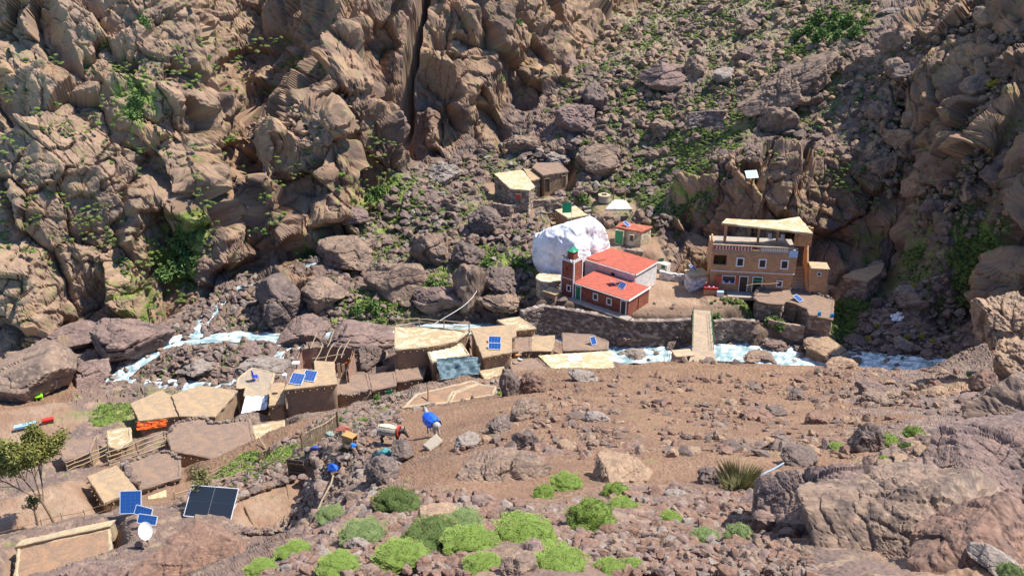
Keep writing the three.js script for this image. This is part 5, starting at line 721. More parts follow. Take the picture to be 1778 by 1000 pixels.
// stone steps beside the slab
{ const o = thing('stone_steps', 'rough stone steps climbing past the flag hut', 'steps', atY(1032, 400, 5.0)); for (let k = 0; k < 9; k++) { const v = atY(1034 - k * 2.5, 402 - k * 7, 5.0 + k * 0.25), m = part(o, 'step', box(1.1, 0.25, 0.5), MAT.concrete); m.position.copy(v).sub(o.position); m.rotation.y = 0.3 + 0.1 * (k % 3); } }

// ------------------------------------------------------------------ the lodge
{ const L = atY(1230, 505, 4.0), o = thing('mountain_lodge', 'three storey ochre lodge with a balcony and an open roofed terrace', 'building', [L.x, 4.0, L.z], -0.127); const wl = 9.5, dp = 4.6, s1 = 2.6, s2 = 5.0, pr = 5.8;
  part(o, 'ground_floor', box(wl - 0.3, s1 + 0.6, dp - 0.2, wl / 2, s1 / 2 - 0.3, -dp / 2 - 0.1), MAT.lodge); part(o, 'string_course', box(wl - 0.1, 0.09, 0.1, wl / 2, s1 + 0.04, 0.04), MAT.frame);
  // upper floor with an open loggia at its left end
  part(o, 'upper_floor', box(wl - 1.75, s2 - s1 - 0.06, dp - 0.01, wl / 2 + 0.875, (s1 + s2) / 2, -dp / 2), MAT.lodge); part(o, 'loggia_back', box(1.75, s2 - s1 - 0.06, dp - 2, 0.875, (s1 + s2) / 2, -dp / 2 - 1), MAT.lodge); part(o, 'loggia_pillar', box(0.26, s2 - s1 - 0.05, 0.26, 0.13, (s1 + s2) / 2, -0.13), MAT.lodge); part(o, 'loggia_parapet', box(1.49, 0.75, 0.2, 1.005, s1 + 0.4, -0.11), MAT.lodge); part(o, 'loggia_head', box(1.49, 0.4, 0.2, 1.005, s2 - 0.23, -0.11), MAT.lodge); part(o, 'loggia_side', box(0.2, s2 - s1 - 0.07, 1.74, 0.1, (s1 + s2) / 2, -1.13), MAT.lodge);
  part(o, 'terrace_floor', box(wl, 0.14, dp, wl / 2, s2 + 0.05, -dp / 2), MAT.concrete); part(o, 'carpet', box(3.6, 0.02, 1.7, 3.4, s2 + 0.14, -1.5), mat(0.30, 0.025, 0.03)); part(o, 'green_mat', box(0.9, 0.02, 0.5, 5.0, s2 + 0.14, -0.5), mat(0.03, 0.5, 0.06));
  // parapet: rails and balusters, one by one
  part(o, 'parapet_rail', box(wl / 2 + 0.05, 0.16, 0.2, wl / 4, pr, -0.05), MAT.rim); part(o, 'parapet_rail', box(wl / 2 - 0.1, 0.16, 0.2, wl * 0.75, pr - 0.02, -0.05), MAT.rim); part(o, 'parapet_base', box(wl, 0.2, 0.18, wl / 2, s2 + 0.22, -0.1), MAT.lodge);
  const redB = mat(0.58, 0.07, 0.05), bal = box(0.11, 0.42, 0.1); for (let k = 0; k < 24; k++) { const m = part(o, 'baluster', bal, k % 2 ? MAT.frame : redB); m.position.set(0.3 + k * 0.175, s2 + 0.52, -0.05); } for (let k = 0; k < 16; k++) { const m = part(o, 'baluster', bal, MAT.frame); m.position.set(5.5 + k * 0.19, s2 + 0.5, -0.05); }
  part(o, 'parapet_panel', box(4.4, 0.42, 0.05, 2.3, s2 + 0.52, -0.14), MAT.lodge); part(o, 'parapet_panel', box(3.2, 0.42, 0.05, 6.95, s2 + 0.52, -0.14), MAT.lodge); part(o, 'sign_panel', box(0.95, 0.85, 0.06, 9.02, s2 + 0.15, 0.06), mat(0.42, 0.58, 0.75)); part(o, 'end_wall', box(0.16, 1.1, 2.4, 0.09, s2 + 0.6, -1.35), MAT.lodge);
  // open upper terrace
  for (const x of [5.35, 7.5, 9.55]) part(o, 'column', box(0.26, 2.4, 0.26, x, s2 + 1.3, -2.6), MAT.lodge); part(o, 'column', box(0.3, 2.4, 0.3, 1.6, s2 + 1.3, -2.7), MAT.lodge); part(o, 'lintel', box(9.4, 0.3, 0.3, 6.3, s2 + 2.4, -2.6), MAT.lodge); part(o, 'right_wall', box(1.6, 2.3, 0.3, 10.6, s2 + 1.2, -2.8), MAT.lodge);
  const rp = [[1254, 387], [1330, 396], [1412, 405], [1388, 377], [1350, 383], [1300, 382], [1262, 380]].map(([x, y]) => { const v = atY(x, y, 11.7); o.updateMatrixWorld(); return o.worldToLocal(v); }); part(o, 'roof', slab(roughEdge((area2(rp.map((v) => [v.x, v.z])) < 0 ? rp.reverse() : rp).map((v) => [v.x, v.z]), 5, 0.5, 0.06), 7.75, 0.26), MAT.cream);
  for (const [x, y] of [[3.25, 3.85], [5.75, 3.8], [8.2, 3.8]]) win(o, x, y, 0.01, 0.62, 0.85, { m: MAT.shadedGlass, f: 0.15 }); part(o, 'window_hood', new THREE.TorusGeometry(0.42, 0.05, 6, 14, Math.PI).scale(1, 0.4, 1).translate(3.25, 4.44, 0.02), MAT.lodge);
  win(o, 7.95, 1.35, -0.09, 0.5, 0.6, { m: MAT.shadedGlass, f: 0.12 }); win(o, 3.9, 1.0, -0.09, 0.85, 2.0, { door: true, m: MAT.shadedDoor, f: 0.1 }); win(o, 5.45, 1.0, -0.09, 0.95, 2.0, { door: true, m: MAT.shadedDoor, f: 0.1 }); part(o, 'door_awning', box(0.9, 0.06, 0.4, 5.45, 1.75, 0.12), mat(0.02, 0.4, 0.15));
  const sh = win(o, 2.2, 1.55, -0.09, 1.4, 0.85, { m: MAT.shadedGlass, f: 0.08 }); for (let k = 0; k < 6; k++) { const g = part(sh, 'goods', cyl(0.09, 0.07, 0.25, -0.55 + k * 0.22, -0.4, 0.08, 8), k % 3 === 0 ? MAT.frame : mat(0.05, 0.06, 0.35)); }
  for (const [x, w] of [[1.05, 0.75], [3.12, 0.3]]) part(o, 'shutter', box(w, 1.0, 0.05, x, 1.5, 0.0), mat(0.5, 0.11, 0.06));
  // outside stair and its stair house
  const steps = 9; for (let k = 0; k < steps; k++) part(o, 'step', box(1.35, 0.27 + k * 0.27 + 0.4, 0.36, 10.25, (0.27 + k * 0.27) / 2 - 0.2, 0.2 - k * 0.36), MAT.concrete);
  part(o, 'stair_wall', new THREE.ExtrudeGeometry(new THREE.Shape([[0, -0.4], [1.4, -0.4], [4.2, 3.2], [4.2, 5.4], [3.2, 5.6], [1.6, 3.4], [0, 1.2]].map(([a, b]) => new THREE.Vector2(a, b))), { depth: 0.18, bevelEnabled: false }).rotateY(Math.PI / 2).translate(10.95, 0, 0.4), MAT.lodge);
  part(o, 'stair_house', box(1.9, 4.0, 1.8, 12.1, 1.6, -0.4), MAT.lodge); part(o, 'stair_house_roof', box(2.05, 0.14, 1.95, 12.1, 3.67, -0.4), MAT.rim); win(o, 12.05, 3.05, 0.5, 0.32, 0.3, { m: MAT.shadedGlass, f: 0.07 });
  part(o, 'porch', box(3.6, 0.35, 1.6, 3.9, -0.05, 0.75), MAT.concrete);
  o.updateMatrixWorld(); const W2 = (x, y, z) => new THREE.Vector3(x, y, z).applyMatrix4(o.matrixWorld);
  for (const [x, z, a, lb] of [[6.9, -3.4, 0.4, 'white plastic chair behind the middle terrace column'], [8.15, -3.3, -0.5, 'white plastic chair near the right terrace column']]) { const c = thing('plastic_chair', lb, 'chair', W2(x, s2 + 0.12, z), a - 0.127, 'terrace chairs'); part(c, 'seat', box(0.45, 0.05, 0.45, 0, 0.44, 0), MAT.frame); part(c, 'backrest', box(0.45, 0.5, 0.05, 0, 0.72, -0.21), MAT.frame); for (const [u, v] of [[-1, -1], [1, -1], [1, 1], [-1, 1]]) part(c, 'leg', cyl(0.025, 0.025, 0.42, u * 0.19, 0, v * 0.19, 6), MAT.frame); }
  { const c = thing('stall_table', 'stall table covered with red cloth and goods beside the lodge shop', 'table', W2(0.2, -0.05, 0.7), -0.127); part(c, 'counter', box(1.5, 0.7, 0.8, 0, 0.35, 0), MAT.lodge); part(c, 'cloth', box(1.6, 0.28, 0.95, 0, 0.84, -0.02), mat(0.42, 0.04, 0.04)); for (let k = 0; k < 5; k++) part(c, 'goods', new THREE.SphereGeometry(0.09, 8, 6).scale(1, 0.7, 1).translate(-0.5 + k * 0.25, 1.03, 0.15 + 0.1 * (k % 2)), k % 2 ? MAT.frame : MAT.dark); }
  { const c = thing('cool_box', 'white chest with a blue lid in front of the red stall', 'chest', W2(1.25, -0.2, 1.2), -0.1); part(c, 'body', box(0.75, 0.7, 0.5, 0, 0.35, 0), MAT.frame); part(c, 'lid', box(0.78, 0.08, 0.53, 0, 0.74, 0), mat(0.35, 0.55, 0.7)); part(c, 'foot', box(0.3, 0.06, 0.3, 0, -0.02, 0), MAT.dark); }
  { const c = solo('potted_plant', shrubV[0], BLADEMAT, 'green potted plant in the lodge loggia', 'plant'); c.position.copy(W2(1.1, s1 + 0.05, -0.6)); c.scale.set(0.8, 1.1, 0.6); }
  { const c = solo('terrace_pole', crooked(T3(W2(3.9, 2.7, 2.0).setY(5.9)), T3(W2(7.6, 0, 1.6).setY(6.2)), 0.05, 3), MAT.poleW, 'long bare pole lying from the porch to the rounded stone house', 'pole'); } }
// kiosk of white flecked stone
{ const c = atY(1207, 500, 3.6), o = thing('stone_kiosk', 'small kiosk of white pointed stone with a tan roof left of the lodge', 'kiosk', c, 0.25); part(o, 'wall', masonry([[-1, 0.8], [0.9, 0.8], [0.9, -0.8], [-1, -0.8]].reverse(), -0.4, 1.85, 0, 8, 2.3, [0.25, 0.25, 0.25], true), STONE); part(o, 'roof', slab(roughEdge([[-1.2, 0.95], [1.1, 1.0], [1.2, -0.9], [-1.1, -1]].reverse(), 3, 0.3, 0.1), 2.1, 0.3), MAT.rim); part(o, 'door', box(0.6, 1.3, 0.1, 0.91, 0.8, 0).rotateY(0), MAT.wood); }
// footbridge
{ const far = atY(1219, 546, 3.55), near = atY(1222, 621, 3.9), o = thing('footbridge', 'narrow concrete footbridge with thin green railings over the rapids', 'bridge', far); const dx = near.x - far.x, dz = near.z - far.z, len = Math.hypot(dx, dz), ang = Math.atan2(dx, dz); o.rotation.y = ang;
  const s = new THREE.Shape([[-0.95, -0.8], [0.95, -0.8], [1.1, len - 1], [1.45, len + 0.6], [-1.45, len + 0.6], [-1.1, len - 1]].map(([a, b]) => new THREE.Vector2(a, -b))); part(o, 'deck', new THREE.ExtrudeGeometry(s, { depth: 0.3, bevelEnabled: true, bevelSize: 0.03, bevelThickness: 0.03, bevelSegments: 1 }).rotateX(-Math.PI / 2).translate(0, -0.2, 0), MAT.path = mudMat(0.44, 0.34, 0.25));
  for (const sd of [-1, 1]) { part(o, 'abutment', box(0.5, 2.6, 1.4, sd * 1.0, -1.5, len - 0.6), MAT.concrete); for (let k = 0; k < 6; k++) part(o, 'railing_post', bar([sd * (0.95 + 0.02 * k), 0.1, 0.2 + k * 1.6], [sd * (0.97 + 0.02 * k), 0.95, 0.2 + k * 1.6], 0.03), MAT.green); for (const h of [0.5, 0.92]) part(o, 'railing', bar([sd * 0.95, h, 0.1], [sd * 1.07, h, 8.4], 0.02), MAT.green); }
  part(o, 'pier', box(2.0, 3.4, 0.8, 0, -1.9, 0.0), MAT.concrete); }
{ const c = atY(1185, 618, 3.4), o = thing('concrete_block', 'concrete block with a broken top beside the bridge end', 'block', c, 0.2); part(o, 'block', box(1.8, 1.2, 1.2, 0, -0.3, 0), MAT.concrete); part(o, 'cap', slab(roughEdge([[-1, -0.7], [1, -0.6], [0.95, 0.7], [-0.9, 0.65]], 3, 0.3, 0.08), 0.42, 0.14), MAT.rim); }
// panels and sheets on the roofs and rocks
const roofPanel = (label, px, py, y, w, h, turn, tilt, o, group) => solarPanel(label, atY(px, py, y), w, h, turn, tilt, group, o);
roofPanel('left one of two white framed blue panels on the tan mud house', 516, 663, 7.42, 1.15, 1.05, -0.25, 0.5, { nx: 4, ny: 4 }, 'panels on the tan mud house'); roofPanel('right one of two white framed blue panels on the tan mud house', 538, 658, 7.42, 1.1, 1.0, -0.25, 0.55, { nx: 4, ny: 4 }, 'panels on the tan mud house');
roofPanel('upper one of two stacked blue panels on the stained tan roof', 859, 594, 6.62, 1.15, 0.65, -0.1, 0.7, { nx: 4, ny: 2 }); roofPanel('lower one of two stacked blue panels on the stained tan roof', 859, 605, 6.62, 1.15, 0.6, -0.1, 0.7, { nx: 4, ny: 2 });
roofPanel('small blue panel standing on the brown earth roof by the river', 1030, 597, 4.92, 0.55, 0.75, 0.5, 1.0, { nx: 2, ny: 3 }); roofPanel('light framed panel on the rounded stone house', 1386, 521, 4.65, 0.7, 1.0, 0.6, 0.35, { nx: 2, ny: 3 }); roofPanel('small blue panel on the orange red roofed hut', 1088, 392, 7.95, 0.5, 0.8, 0.8, 0.5, { nx: 2, ny: 3 }); roofPanel('slim white edged panel on the stone kiosk', 1203, 467, 5.75, 0.4, 0.9, 0.8, 0.35, { nx: 1, ny: 3 });
solarPanel('pale blue panel propped on the rock spur above the lodge', onG(1303, 313).add(new THREE.Vector3(0, 0.5, 0.4)), 1.5, 1.0, 0.2, 0.75, null, { nx: 4, ny: 3, m: mat(0.25, 0.42, 0.55, { roughness: 0.25 }) });
// big dark array, the blue framed panel and the two narrow ones
{ const a = atY(372, 905, 11.2); solarPanel('large dark four module solar array in pale frames beside the huge reddish boulder', new THREE.Vector3(a.x, Math.max(11.0, H(a.x, a.z)) + 0.3, a.z), 3.0, 1.9, -0.12, 0.62, null, { nx: 2, ny: 2, m: DARKCELL }); }
solarPanel('upright blue panel with a white grid beside the square tan slab roof', onG(231, 895).add(new THREE.Vector3(0, 0.4, 0)), 1.25, 1.35, 0.05, 1.05, null, { nx: 4, ny: 6 });
solarPanel('upper narrow blue panel stacked above the satellite dish', onG(252, 905).add(new THREE.Vector3(0, 0.5, 0)), 1.2, 0.5, -0.35, 0.9, null, { nx: 6, ny: 2 }); solarPanel('lower narrow blue panel next to the satellite dish', onG(258, 916).add(new THREE.Vector3(0, 0.35, 0)), 1.2, 0.5, -0.2, 0.9, null, { nx: 6, ny: 2 });
{ const v = onG(257, 944), o = thing('satellite_dish', 'white satellite dish tilted up beside the narrow panels', 'satellite dish', v, 0.4); part(o, 'mast', cyl(0.04, 0.03, 1.0, 0, 0, 0, 8), MAT.metal); part(o, 'reflector', new THREE.SphereGeometry(0.8, 24, 8, 0, 6.2832, 0, 0.6).translate(0, -0.8, 0).rotateX(Math.PI).scale(0.85, 1, 1.15).rotateX(0.85).translate(0, 1.0, 0.1), mat(0.8, 0.8, 0.8, { side: THREE.DoubleSide, roughness: 0.5 })); part(o, 'feed_arm', bar([0, 0.45, 0.1], [0, 0.75, 0.75], 0.015), MAT.metal); part(o, 'receiver', box(0.08, 0.08, 0.12, 0, 0.78, 0.75), MAT.dark); }
// canvas, sheets and awnings
function cloth(name, label, cat, corners, m, sag = 0.2, fold = 0.06, seed = 1) { const [a, b, c, d] = corners.map((q) => new THREE.Vector3(...T3(q))), n = 28, o = a.clone().add(c).multiplyScalar(0.5), pos = [], idx = [], uv = []; for (let i = 0; i <= n; i++) for (let j = 0; j <= n; j++) { const u = i / n, v = j / n, p = a.clone().lerp(b, u).lerp(d.clone().lerp(c, u), v), w = Math.sin(u * Math.PI) * Math.sin(v * Math.PI); p.y -= sag * w; const f = fold * (noise(u * 4 + seed, v * 2.5, 1) + 0.5 * Math.abs(noise(u * 8, v * 6, seed)) + 0.3 * noise(u * 15, v * 13, seed)); p.y += f; p.x += f * 0.5; p.z += f * 0.6; pos.push(p.x - o.x, p.y - o.y, p.z - o.z); uv.push(u * 3, v * 2); } for (let i = 0; i < n; i++) for (let j = 0; j < n; j++) { const k = i * (n + 1) + j; idx.push(k, k + 1, k + n + 1, k + 1, k + n + 2, k + n + 1); } const g = new THREE.BufferGeometry(); g.setAttribute('position', new THREE.Float32BufferAttribute(pos, 3)); g.setAttribute('uv', new THREE.Float32BufferAttribute(uv, 2)); g.setIndex(idx); g.computeVertexNormals(); const k = solo(name, g, m, label, cat); k.position.copy(o); return k; }
const two = (r, g, b, rough = 0.8) => mat(r, g, b, { side: THREE.DoubleSide, roughness: rough });
cloth('canvas_shelter', 'crumpled blue grey canvas stretched down from the chalky roof', 'canvas', [atY(756, 624, 6.4), atY(834, 619, 6.2), atY(832, 650, 5.4), atY(765, 660, 5.4)], two(0.085, 0.135, 0.155, 0.6), 0.25, 0.2, 3); cloth('canvas_skirt', 'hanging lower flap of the blue grey canvas', 'canvas', [atY(765, 660, 5.4), atY(832, 650, 5.4), atY(831, 666, 4.2), atY(766, 676, 4.2)], two(0.075, 0.12, 0.14, 0.6), 0.1, 0.12, 9);
cloth('white_sheet', 'white plastic sheet hung over the edge of the greyish roof', 'sheet', [atY(425, 689, 4.75), atY(465, 687, 4.75), atY(462, 710, 4.1), atY(418, 718, 4.0)], two(0.85, 0.85, 0.86, 0.5), 0.15, 0.12, 4); cloth('orange_awning', 'bright orange awning on the tan flat roofed house', 'awning', [atY(237, 732, 4.5), atY(288, 727, 4.5), atY(288, 740, 3.9), atY(236, 748, 3.8)], two(0.80, 0.13, 0.015, 0.6), 0.08, 0.06, 6);
cloth('white_roof_patch', 'square white patch lying on the long cream roof', 'sheet', [atY(986, 616, 5.26), atY(1008, 615, 5.26), atY(1012, 626, 5.26), atY(987, 627, 5.26)], two(0.85, 0.83, 0.78), 0, 0.02, 2); cloth('plastic_sheet', 'white plastic sheet caught under the layered brown rock', 'sheet', [1, 2, 3, 4].map((_, i) => { const v = onG([1545, 1566, 1568, 1546][i], [541, 547, 560, 562][i]); v.y += 0.25; return v; }), two(0.75, 0.8, 0.8), 0, 0.2, 5);
cloth('board_sheet', 'tan board leaning beside the upright blue panel', 'board', [atY(256, 862, 9.2), atY(288, 850, 9.2), atY(288, 880, 8.6), atY(262, 890, 8.6)], two(0.5, 0.36, 0.2), 0, 0.03, 5);
// ------------------------------------------------------------------ poles, fences, rows of stones
let crookSeed = 1; const SCR = [];
const poleParts = (o, name, list, r, m) => list.forEach(([a, b]) => part(o, name, crooked(a.map((v, i) => v - o.position.getComponent(i)), b.map((v, i) => v - o.position.getComponent(i)), r, crookSeed++, 0.05), m));
const up = (px, py, h, y) => { const v = y === undefined ? onG(px, py) : atY(px, py, y); return [[v.x, v.y - 0.15, v.z], [v.x, v.y + h, v.z]]; };
function railFence(label, feet, h, y, rails = [0.95, 0.5], r = 0.05, m = MAT.poleW) { const posts = feet.map(([x, yy]) => up(x, yy, h, y)), o = thing('pole_fence', label, 'fence', posts[0][0]); poleParts(o, 'post', posts, r, m); for (let i = 0; i + 1 < posts.length; i++) for (const k of rails) poleParts(o, 'rail', [[[posts[i][0][0], posts[i][0][1] + 0.15 + h * k, posts[i][0][2] + 0.06], [posts[i + 1][0][0], posts[i + 1][0][1] + 0.15 + h * k, posts[i + 1][0][2] + 0.06]]], r * 0.8, m); return o; }
railFence('log railing along the back edge of the white stained roof', [[686, 566], [728, 566], [771, 570], [815, 575]], 0.9, 6.8, [0.95, 0.55], 0.07);
railFence('railing of pale poles left of the stone edged earth roof', [[190, 812], [240, 795], [288, 776]], 1.5, 5.5, [0.98, 0.7, 0.45, 0.2], 0.07);
railFence('weathered rails leaning beside the railing of pale poles', [[118, 823], [160, 805], [190, 792]], 1.2, 5.0, [0.9, 0.6, 0.3], 0.06);
railFence('thin wire fence with crooked posts behind the pale parapet', [[0, 946], [35, 938], [75, 925], [110, 915], [150, 908], [188, 895]], 1.1, 9.0, [0.9, 0.5], 0.025, MAT.wood);
railFence('low fence of straight poles above the dark solar array', [[303, 868], [365, 850], [430, 826], [500, 806]], 0.55, undefined, [0.95], 0.045);
railFence('sagging pole frame between the purplish roof and fence', [[352, 842], [385, 825], [420, 815]], 0.9, undefined, [0.9, 0.6, 0.3], 0.035);
function reeds(label, a, b, h, n, y, lean = 0.1) { const A = y === undefined ? onG(...a) : atY(...a, y), B = y === undefined ? onG(...b) : atY(...b, y), o = thing('reed_fence', label, 'fence', A), q = rng(n), L = []; for (let i = 0; i < n; i++) { const t = i / n, x = lerp(0, B.x - A.x, t), yy = lerp(0, B.y - A.y, t), z = lerp(0, B.z - A.z, t), e = h * (0.85 + 0.3 * q()); L.push(bar([x, yy - 0.1, z], [x + (q() - 0.5) * 0.12, yy + e, z - lean * e + (q() - 0.5) * 0.08], 0.018, 4)); } const m = part(o, 'reeds', mergeGeometries(L), MAT.reed); m.userData.kind = 'stuff'; part(o, 'rail', crooked([0, h * 0.95, -lean * h + 0.04], [B.x - A.x, B.y - A.y + h * 0.95, B.z - A.z - lean * h + 0.04], 0.045, n), MAT.poleW); for (const t of [0, 1]) part(o, 'post', crooked([(B.x - A.x) * t, (B.y - A.y) * t - 0.2, (B.z - A.z) * t + 0.05], [(B.x - A.x) * t, (B.y - A.y) * t + h * 1.1, (B.z - A.z) * t + 0.05], 0.07, n + 1), MAT.wood); return o; }
reeds('reed fence with a pale top pole beside the loading place', [526, 786], [588, 745], 1.35, 90); reeds('reed fence hanging under the large purplish roof', [375, 822], [450, 800], 1.3, 110, 4.6, 0.3); reeds('short reed screen at the corner of the purplish roof', [452, 805], [470, 795], 0.9, 26, undefined);
{ const v = onG(515, 826), o = thing('wooden_gate', 'dark plank gate leaning at the end of the reed fence', 'gate', v, -0.2); for (let k = 0; k < 6; k++) part(o, 'plank', box(0.19, 1.35, 0.05, -0.5 + k * 0.2, 0.6, 0.01 * (k % 2)), MAT.dark2 ??= mudMat(0.11, 0.085, 0.06)); for (const h of [0.3, 1.0]) part(o, 'batten', box(1.2, 0.1, 0.05, 0, h, 0.06), MAT.wood); }
{ const o = solo('leaning_pole', crooked(T3(onG(470, 800)), T3(onG(452, 770).add(new THREE.Vector3(0, 0.4, 0))), 0.05, 8), MAT.poleW, 'short pale pole leaning on the small pale roof sheet', 'pole'); }
{ const P = (px, py, y, dy = 0.06) => { const v = atY(px, py, y); v.y += dy; return T3(v); }; for (const [a, b, l] of [[[495, 843], [510, 904], 'straight log lying across the levelled earth'], [[425, 882], [443, 918], 'log at the edge of the levelled earth by the array'], [[526, 877], [537, 868], 'short stick lying on the levelled earth']]) solo('log', crooked(P(...a, 11.2), P(...b, 11.2), 0.06, a[0]), MAT.wood, l, 'log'); solo('bare_pole', crooked(P(742, 700, 8.6, -0.3), P(744, 688, 8.6, 0.9), 0.07, 5), MAT.wood, 'upright wooden post on the long low earth roof', 'post'); solo('bare_pole', crooked(T3(onG(565, 895)), T3(onG(553, 815).add(new THREE.Vector3(0, 0.6, 0))), 0.05, 15), MAT.poleW, 'long bleached branch lying on the rubble bank', 'pole'); }
const pebble = ['brown', 'grey', 'purple', 'dark'].flatMap((t, i) => [rockOf(760 + i, 3, t, { planes: 9 }), rockOf(770 + i, 3, t, { planes: 11 })]);
function stoneRow(label, px, n, size, y, layers = 1) { const pts = px.map(([a, b]) => y === undefined ? onG(a, b) : atY(a, b, y)), cv = new THREE.CatmullRomCurve3(pts, false, 'centripetal'), o = thing('stone_row', label, 'stone wall', pts[0]), q = rng(n + px[0][0]); for (let i = 0; i < n; i++) for (let k = 0; k < layers; k++) { const v = cv.getPoint((i + q() * 0.4) / n), s = size * (0.65 + 0.7 * q()), m = part(o, 'stone', pebble[Math.floor(q() * pebble.length)], ROCKMAT); m.position.set(v.x - pts[0].x + (q() - 0.5) * size * 0.5, v.y - pts[0].y + s * 0.2 + k * size * 0.55, v.z - pts[0].z + (q() - 0.5) * size * 0.5); m.scale.set(s * 0.6, s * 0.42, s * 0.5); m.rotation.set(q() - 0.5, q() * 6, q() - 0.5); } return o; }
stoneRow('row of stones edging the back of the levelled earth', [[408, 868], [440, 855], [480, 842], [515, 832]], 20, 0.5, 11.3); stoneRow('loose stone wall along the right side of the levelled earth', [[530, 834], [540, 865], [548, 895], [530, 905]], 26, 0.5, 11.4, 2); stoneRow('rough stones edging the brown earth roof', [[214, 806], [224, 825], [238, 846]], 14, 0.42, 7.45, 2); stoneRow('tumbled stone bank beside the loading place', [[535, 790], [548, 810], [556, 840], [560, 880]], 34, 0.42, undefined, 3); stoneRow('stone rim on the roof joined to the solar panel house', [[586, 685], [610, 686], [642, 677]], 24, 0.26, 5.15); stoneRow('loose stones on the rim of the rounded stone house', [[1310, 514], [1318, 503], [1330, 499], [1356, 499], [1385, 505], [1418, 510], [1448, 520]], 34, 0.34, 4.65); stoneRow('stones piled below the green door hut in the village', [[575, 735], [610, 722], [645, 705], [690, 690]], 40, 0.36, undefined, 2); stoneRow('stones holding down the edge of the large purplish roof', [[290, 753], [311, 733], [357, 726], [365, 734], [432, 728]], 38, 0.28, 6.25); stoneRow('stones on the back edge of the stone edged earth roof', [[218, 803], [285, 784], [311, 797]], 22, 0.26, 7.45); stoneRow('stones piled at the end of the long low earth roof', [[766, 690], [772, 700], [778, 712]], 12, 0.34, undefined, 2);
stoneRow('rounded stones bordering the green strip by the rounded house', [[1420, 592], [1450, 600], [1490, 606]], 16, 0.5, undefined); stoneRow('stone edging of the small terrace beside the block house', [[1490, 555], [1520, 555], [1545, 535], [1550, 525]], 20, 0.5, undefined, 2);
// pale parapet behind the bare earth roof, courtyard of the solar panel house
{ const P = [[26, 950], [100, 933], [190, 914]].map(([x, y]) => atY(x, y, 11.4)), c = P[0], o = thing('mud_parapet', 'pale mud parapet behind the bare earth roof', 'wall', [c.x, 10.2, c.z]); part(o, 'wall', mudWall([...P.map((v) => [v.x - c.x, v.z - c.z]), ...P.slice().reverse().map((v) => [v.x - c.x + 0.1, v.z - c.z - 0.45])], 0, 1.2, 4), MAT.rim); part(o, 'coping', slab(roughEdge([...P.map((v) => [v.x - c.x, v.z - c.z]), ...P.slice().reverse().map((v) => [v.x - c.x + 0.1, v.z - c.z - 0.5])].reverse(), 4, 0.5, 0.05), 1.3, 0.14), MAT.rim); }
{ const P = [[511, 641], [520, 608], [566, 604], [612, 607], [601, 645]].map(([x, y]) => atY(x, y, 6.4)), c = P[2], o = thing('courtyard_wall', 'reddish mud courtyard wall with bare poles behind the solar panel house', 'wall', [c.x, 3.0, c.z]); part(o, 'wall', mudWall(P.map((v) => [v.x - c.x, v.z - c.z]), 0, 3.4, 7, false), MAT.redmud ??= mudMat(0.40, 0.235, 0.165).clone()); MAT.redmud.side = THREE.DoubleSide; part(o, 'wall_end', mudWall(P.map((v) => [v.x - c.x + 0.12, v.z - c.z - 0.22]), 0, 3.4, 8, false), MAT.redmud);
  const F = [[545, 632], [563, 631], [578, 632], [592, 622], [535, 612], [566, 606]]; F.forEach(([x, y], i) => { const a = atY(x, y, 6.0), b = a.clone().add(new THREE.Vector3(0.45, 1.0, -2.4)); part(o, 'pole', crooked([a.x - c.x, a.y - 3, a.z - c.z], [b.x - c.x, b.y - 3.2, b.z - c.z], 0.05, i + 30), MAT.poleW); });
  const g = atY(543, 632, 6.2), h = atY(600, 628, 6.2); part(o, 'pole', crooked([g.x - c.x, 3.9, g.z - c.z], [h.x - c.x, 3.9, h.z - c.z], 0.05, 77), MAT.poleW); for (const [x, y] of [[588, 640], [596, 641]]) { const v = atY(x, y, 6.0); part(o, 'plank', box(0.3, 1.9, 0.06, v.x - c.x, 2.6, v.z - c.z, 0.5), MAT.tan); } }
{ const v = atY(604, 645, 4.6), o = thing('laundry_heap', 'orange and pale blue things heaped in the courtyard corner', 'heap', v); [[0, 0.75, -0.2, 0xd9641a, 0.28], [0.05, 0.25, 0.25, 0x8fc3e0, 0.3], [-0.2, 0.1, 0.5, 0xd8d2c4, 0.22], [0.15, 1.2, -0.3, 0xe0a030, 0.14]].forEach(([x, y, z, c, s], i) => part(o, 'bundle', rockOf(780 + i, 4, 'white'), mat(...new THREE.Color(c).toArray())).position.set(x, y, z) && o.children[i].scale.set(s, s * 0.8, s)); }
{ const v = atY(443, 660, 4.72), o = thing('plastic_chair', 'blue plastic chair on the greyish flat roof', 'chair', v, 2.2), m = mat(0.01, 0.06, 0.55, { roughness: 0.5 }); part(o, 'seat', box(0.5, 0.06, 0.5, 0, 0.42, 0), m); part(o, 'backrest', box(0.5, 0.6, 0.06, 0, 0.75, -0.22), m); for (const [a, b] of [[-1, -1], [1, -1], [1, 1], [-1, 1]]) part(o, 'leg', cyl(0.035, 0.03, 0.4, a * 0.2, 0, b * 0.2, 6), m); }
{ const v = atY(494, 656, 7.42), o = thing('roof_bucket', 'white bucket beside the two solar panels', 'bucket', v); part(o, 'body', cyl(0.16, 0.2, 0.34, 0, 0, 0, 12), MAT.frame); part(o, 'rim', new THREE.TorusGeometry(0.2, 0.02, 6, 14).rotateX(Math.PI / 2).translate(0, 0.34, 0), MAT.frame); }
{ const v = atY(514, 638, 6.4), o = thing('roof_table', 'small white table at the courtyard corner', 'table', v); part(o, 'top', box(0.65, 0.05, 0.5, 0, 0.5, 0), MAT.frame); for (const [a, b] of [[-1, -1], [1, -1], [1, 1], [-1, 1]]) part(o, 'leg', cyl(0.025, 0.025, 0.6, a * 0.26, -0.1, b * 0.2, 6), MAT.frame); }
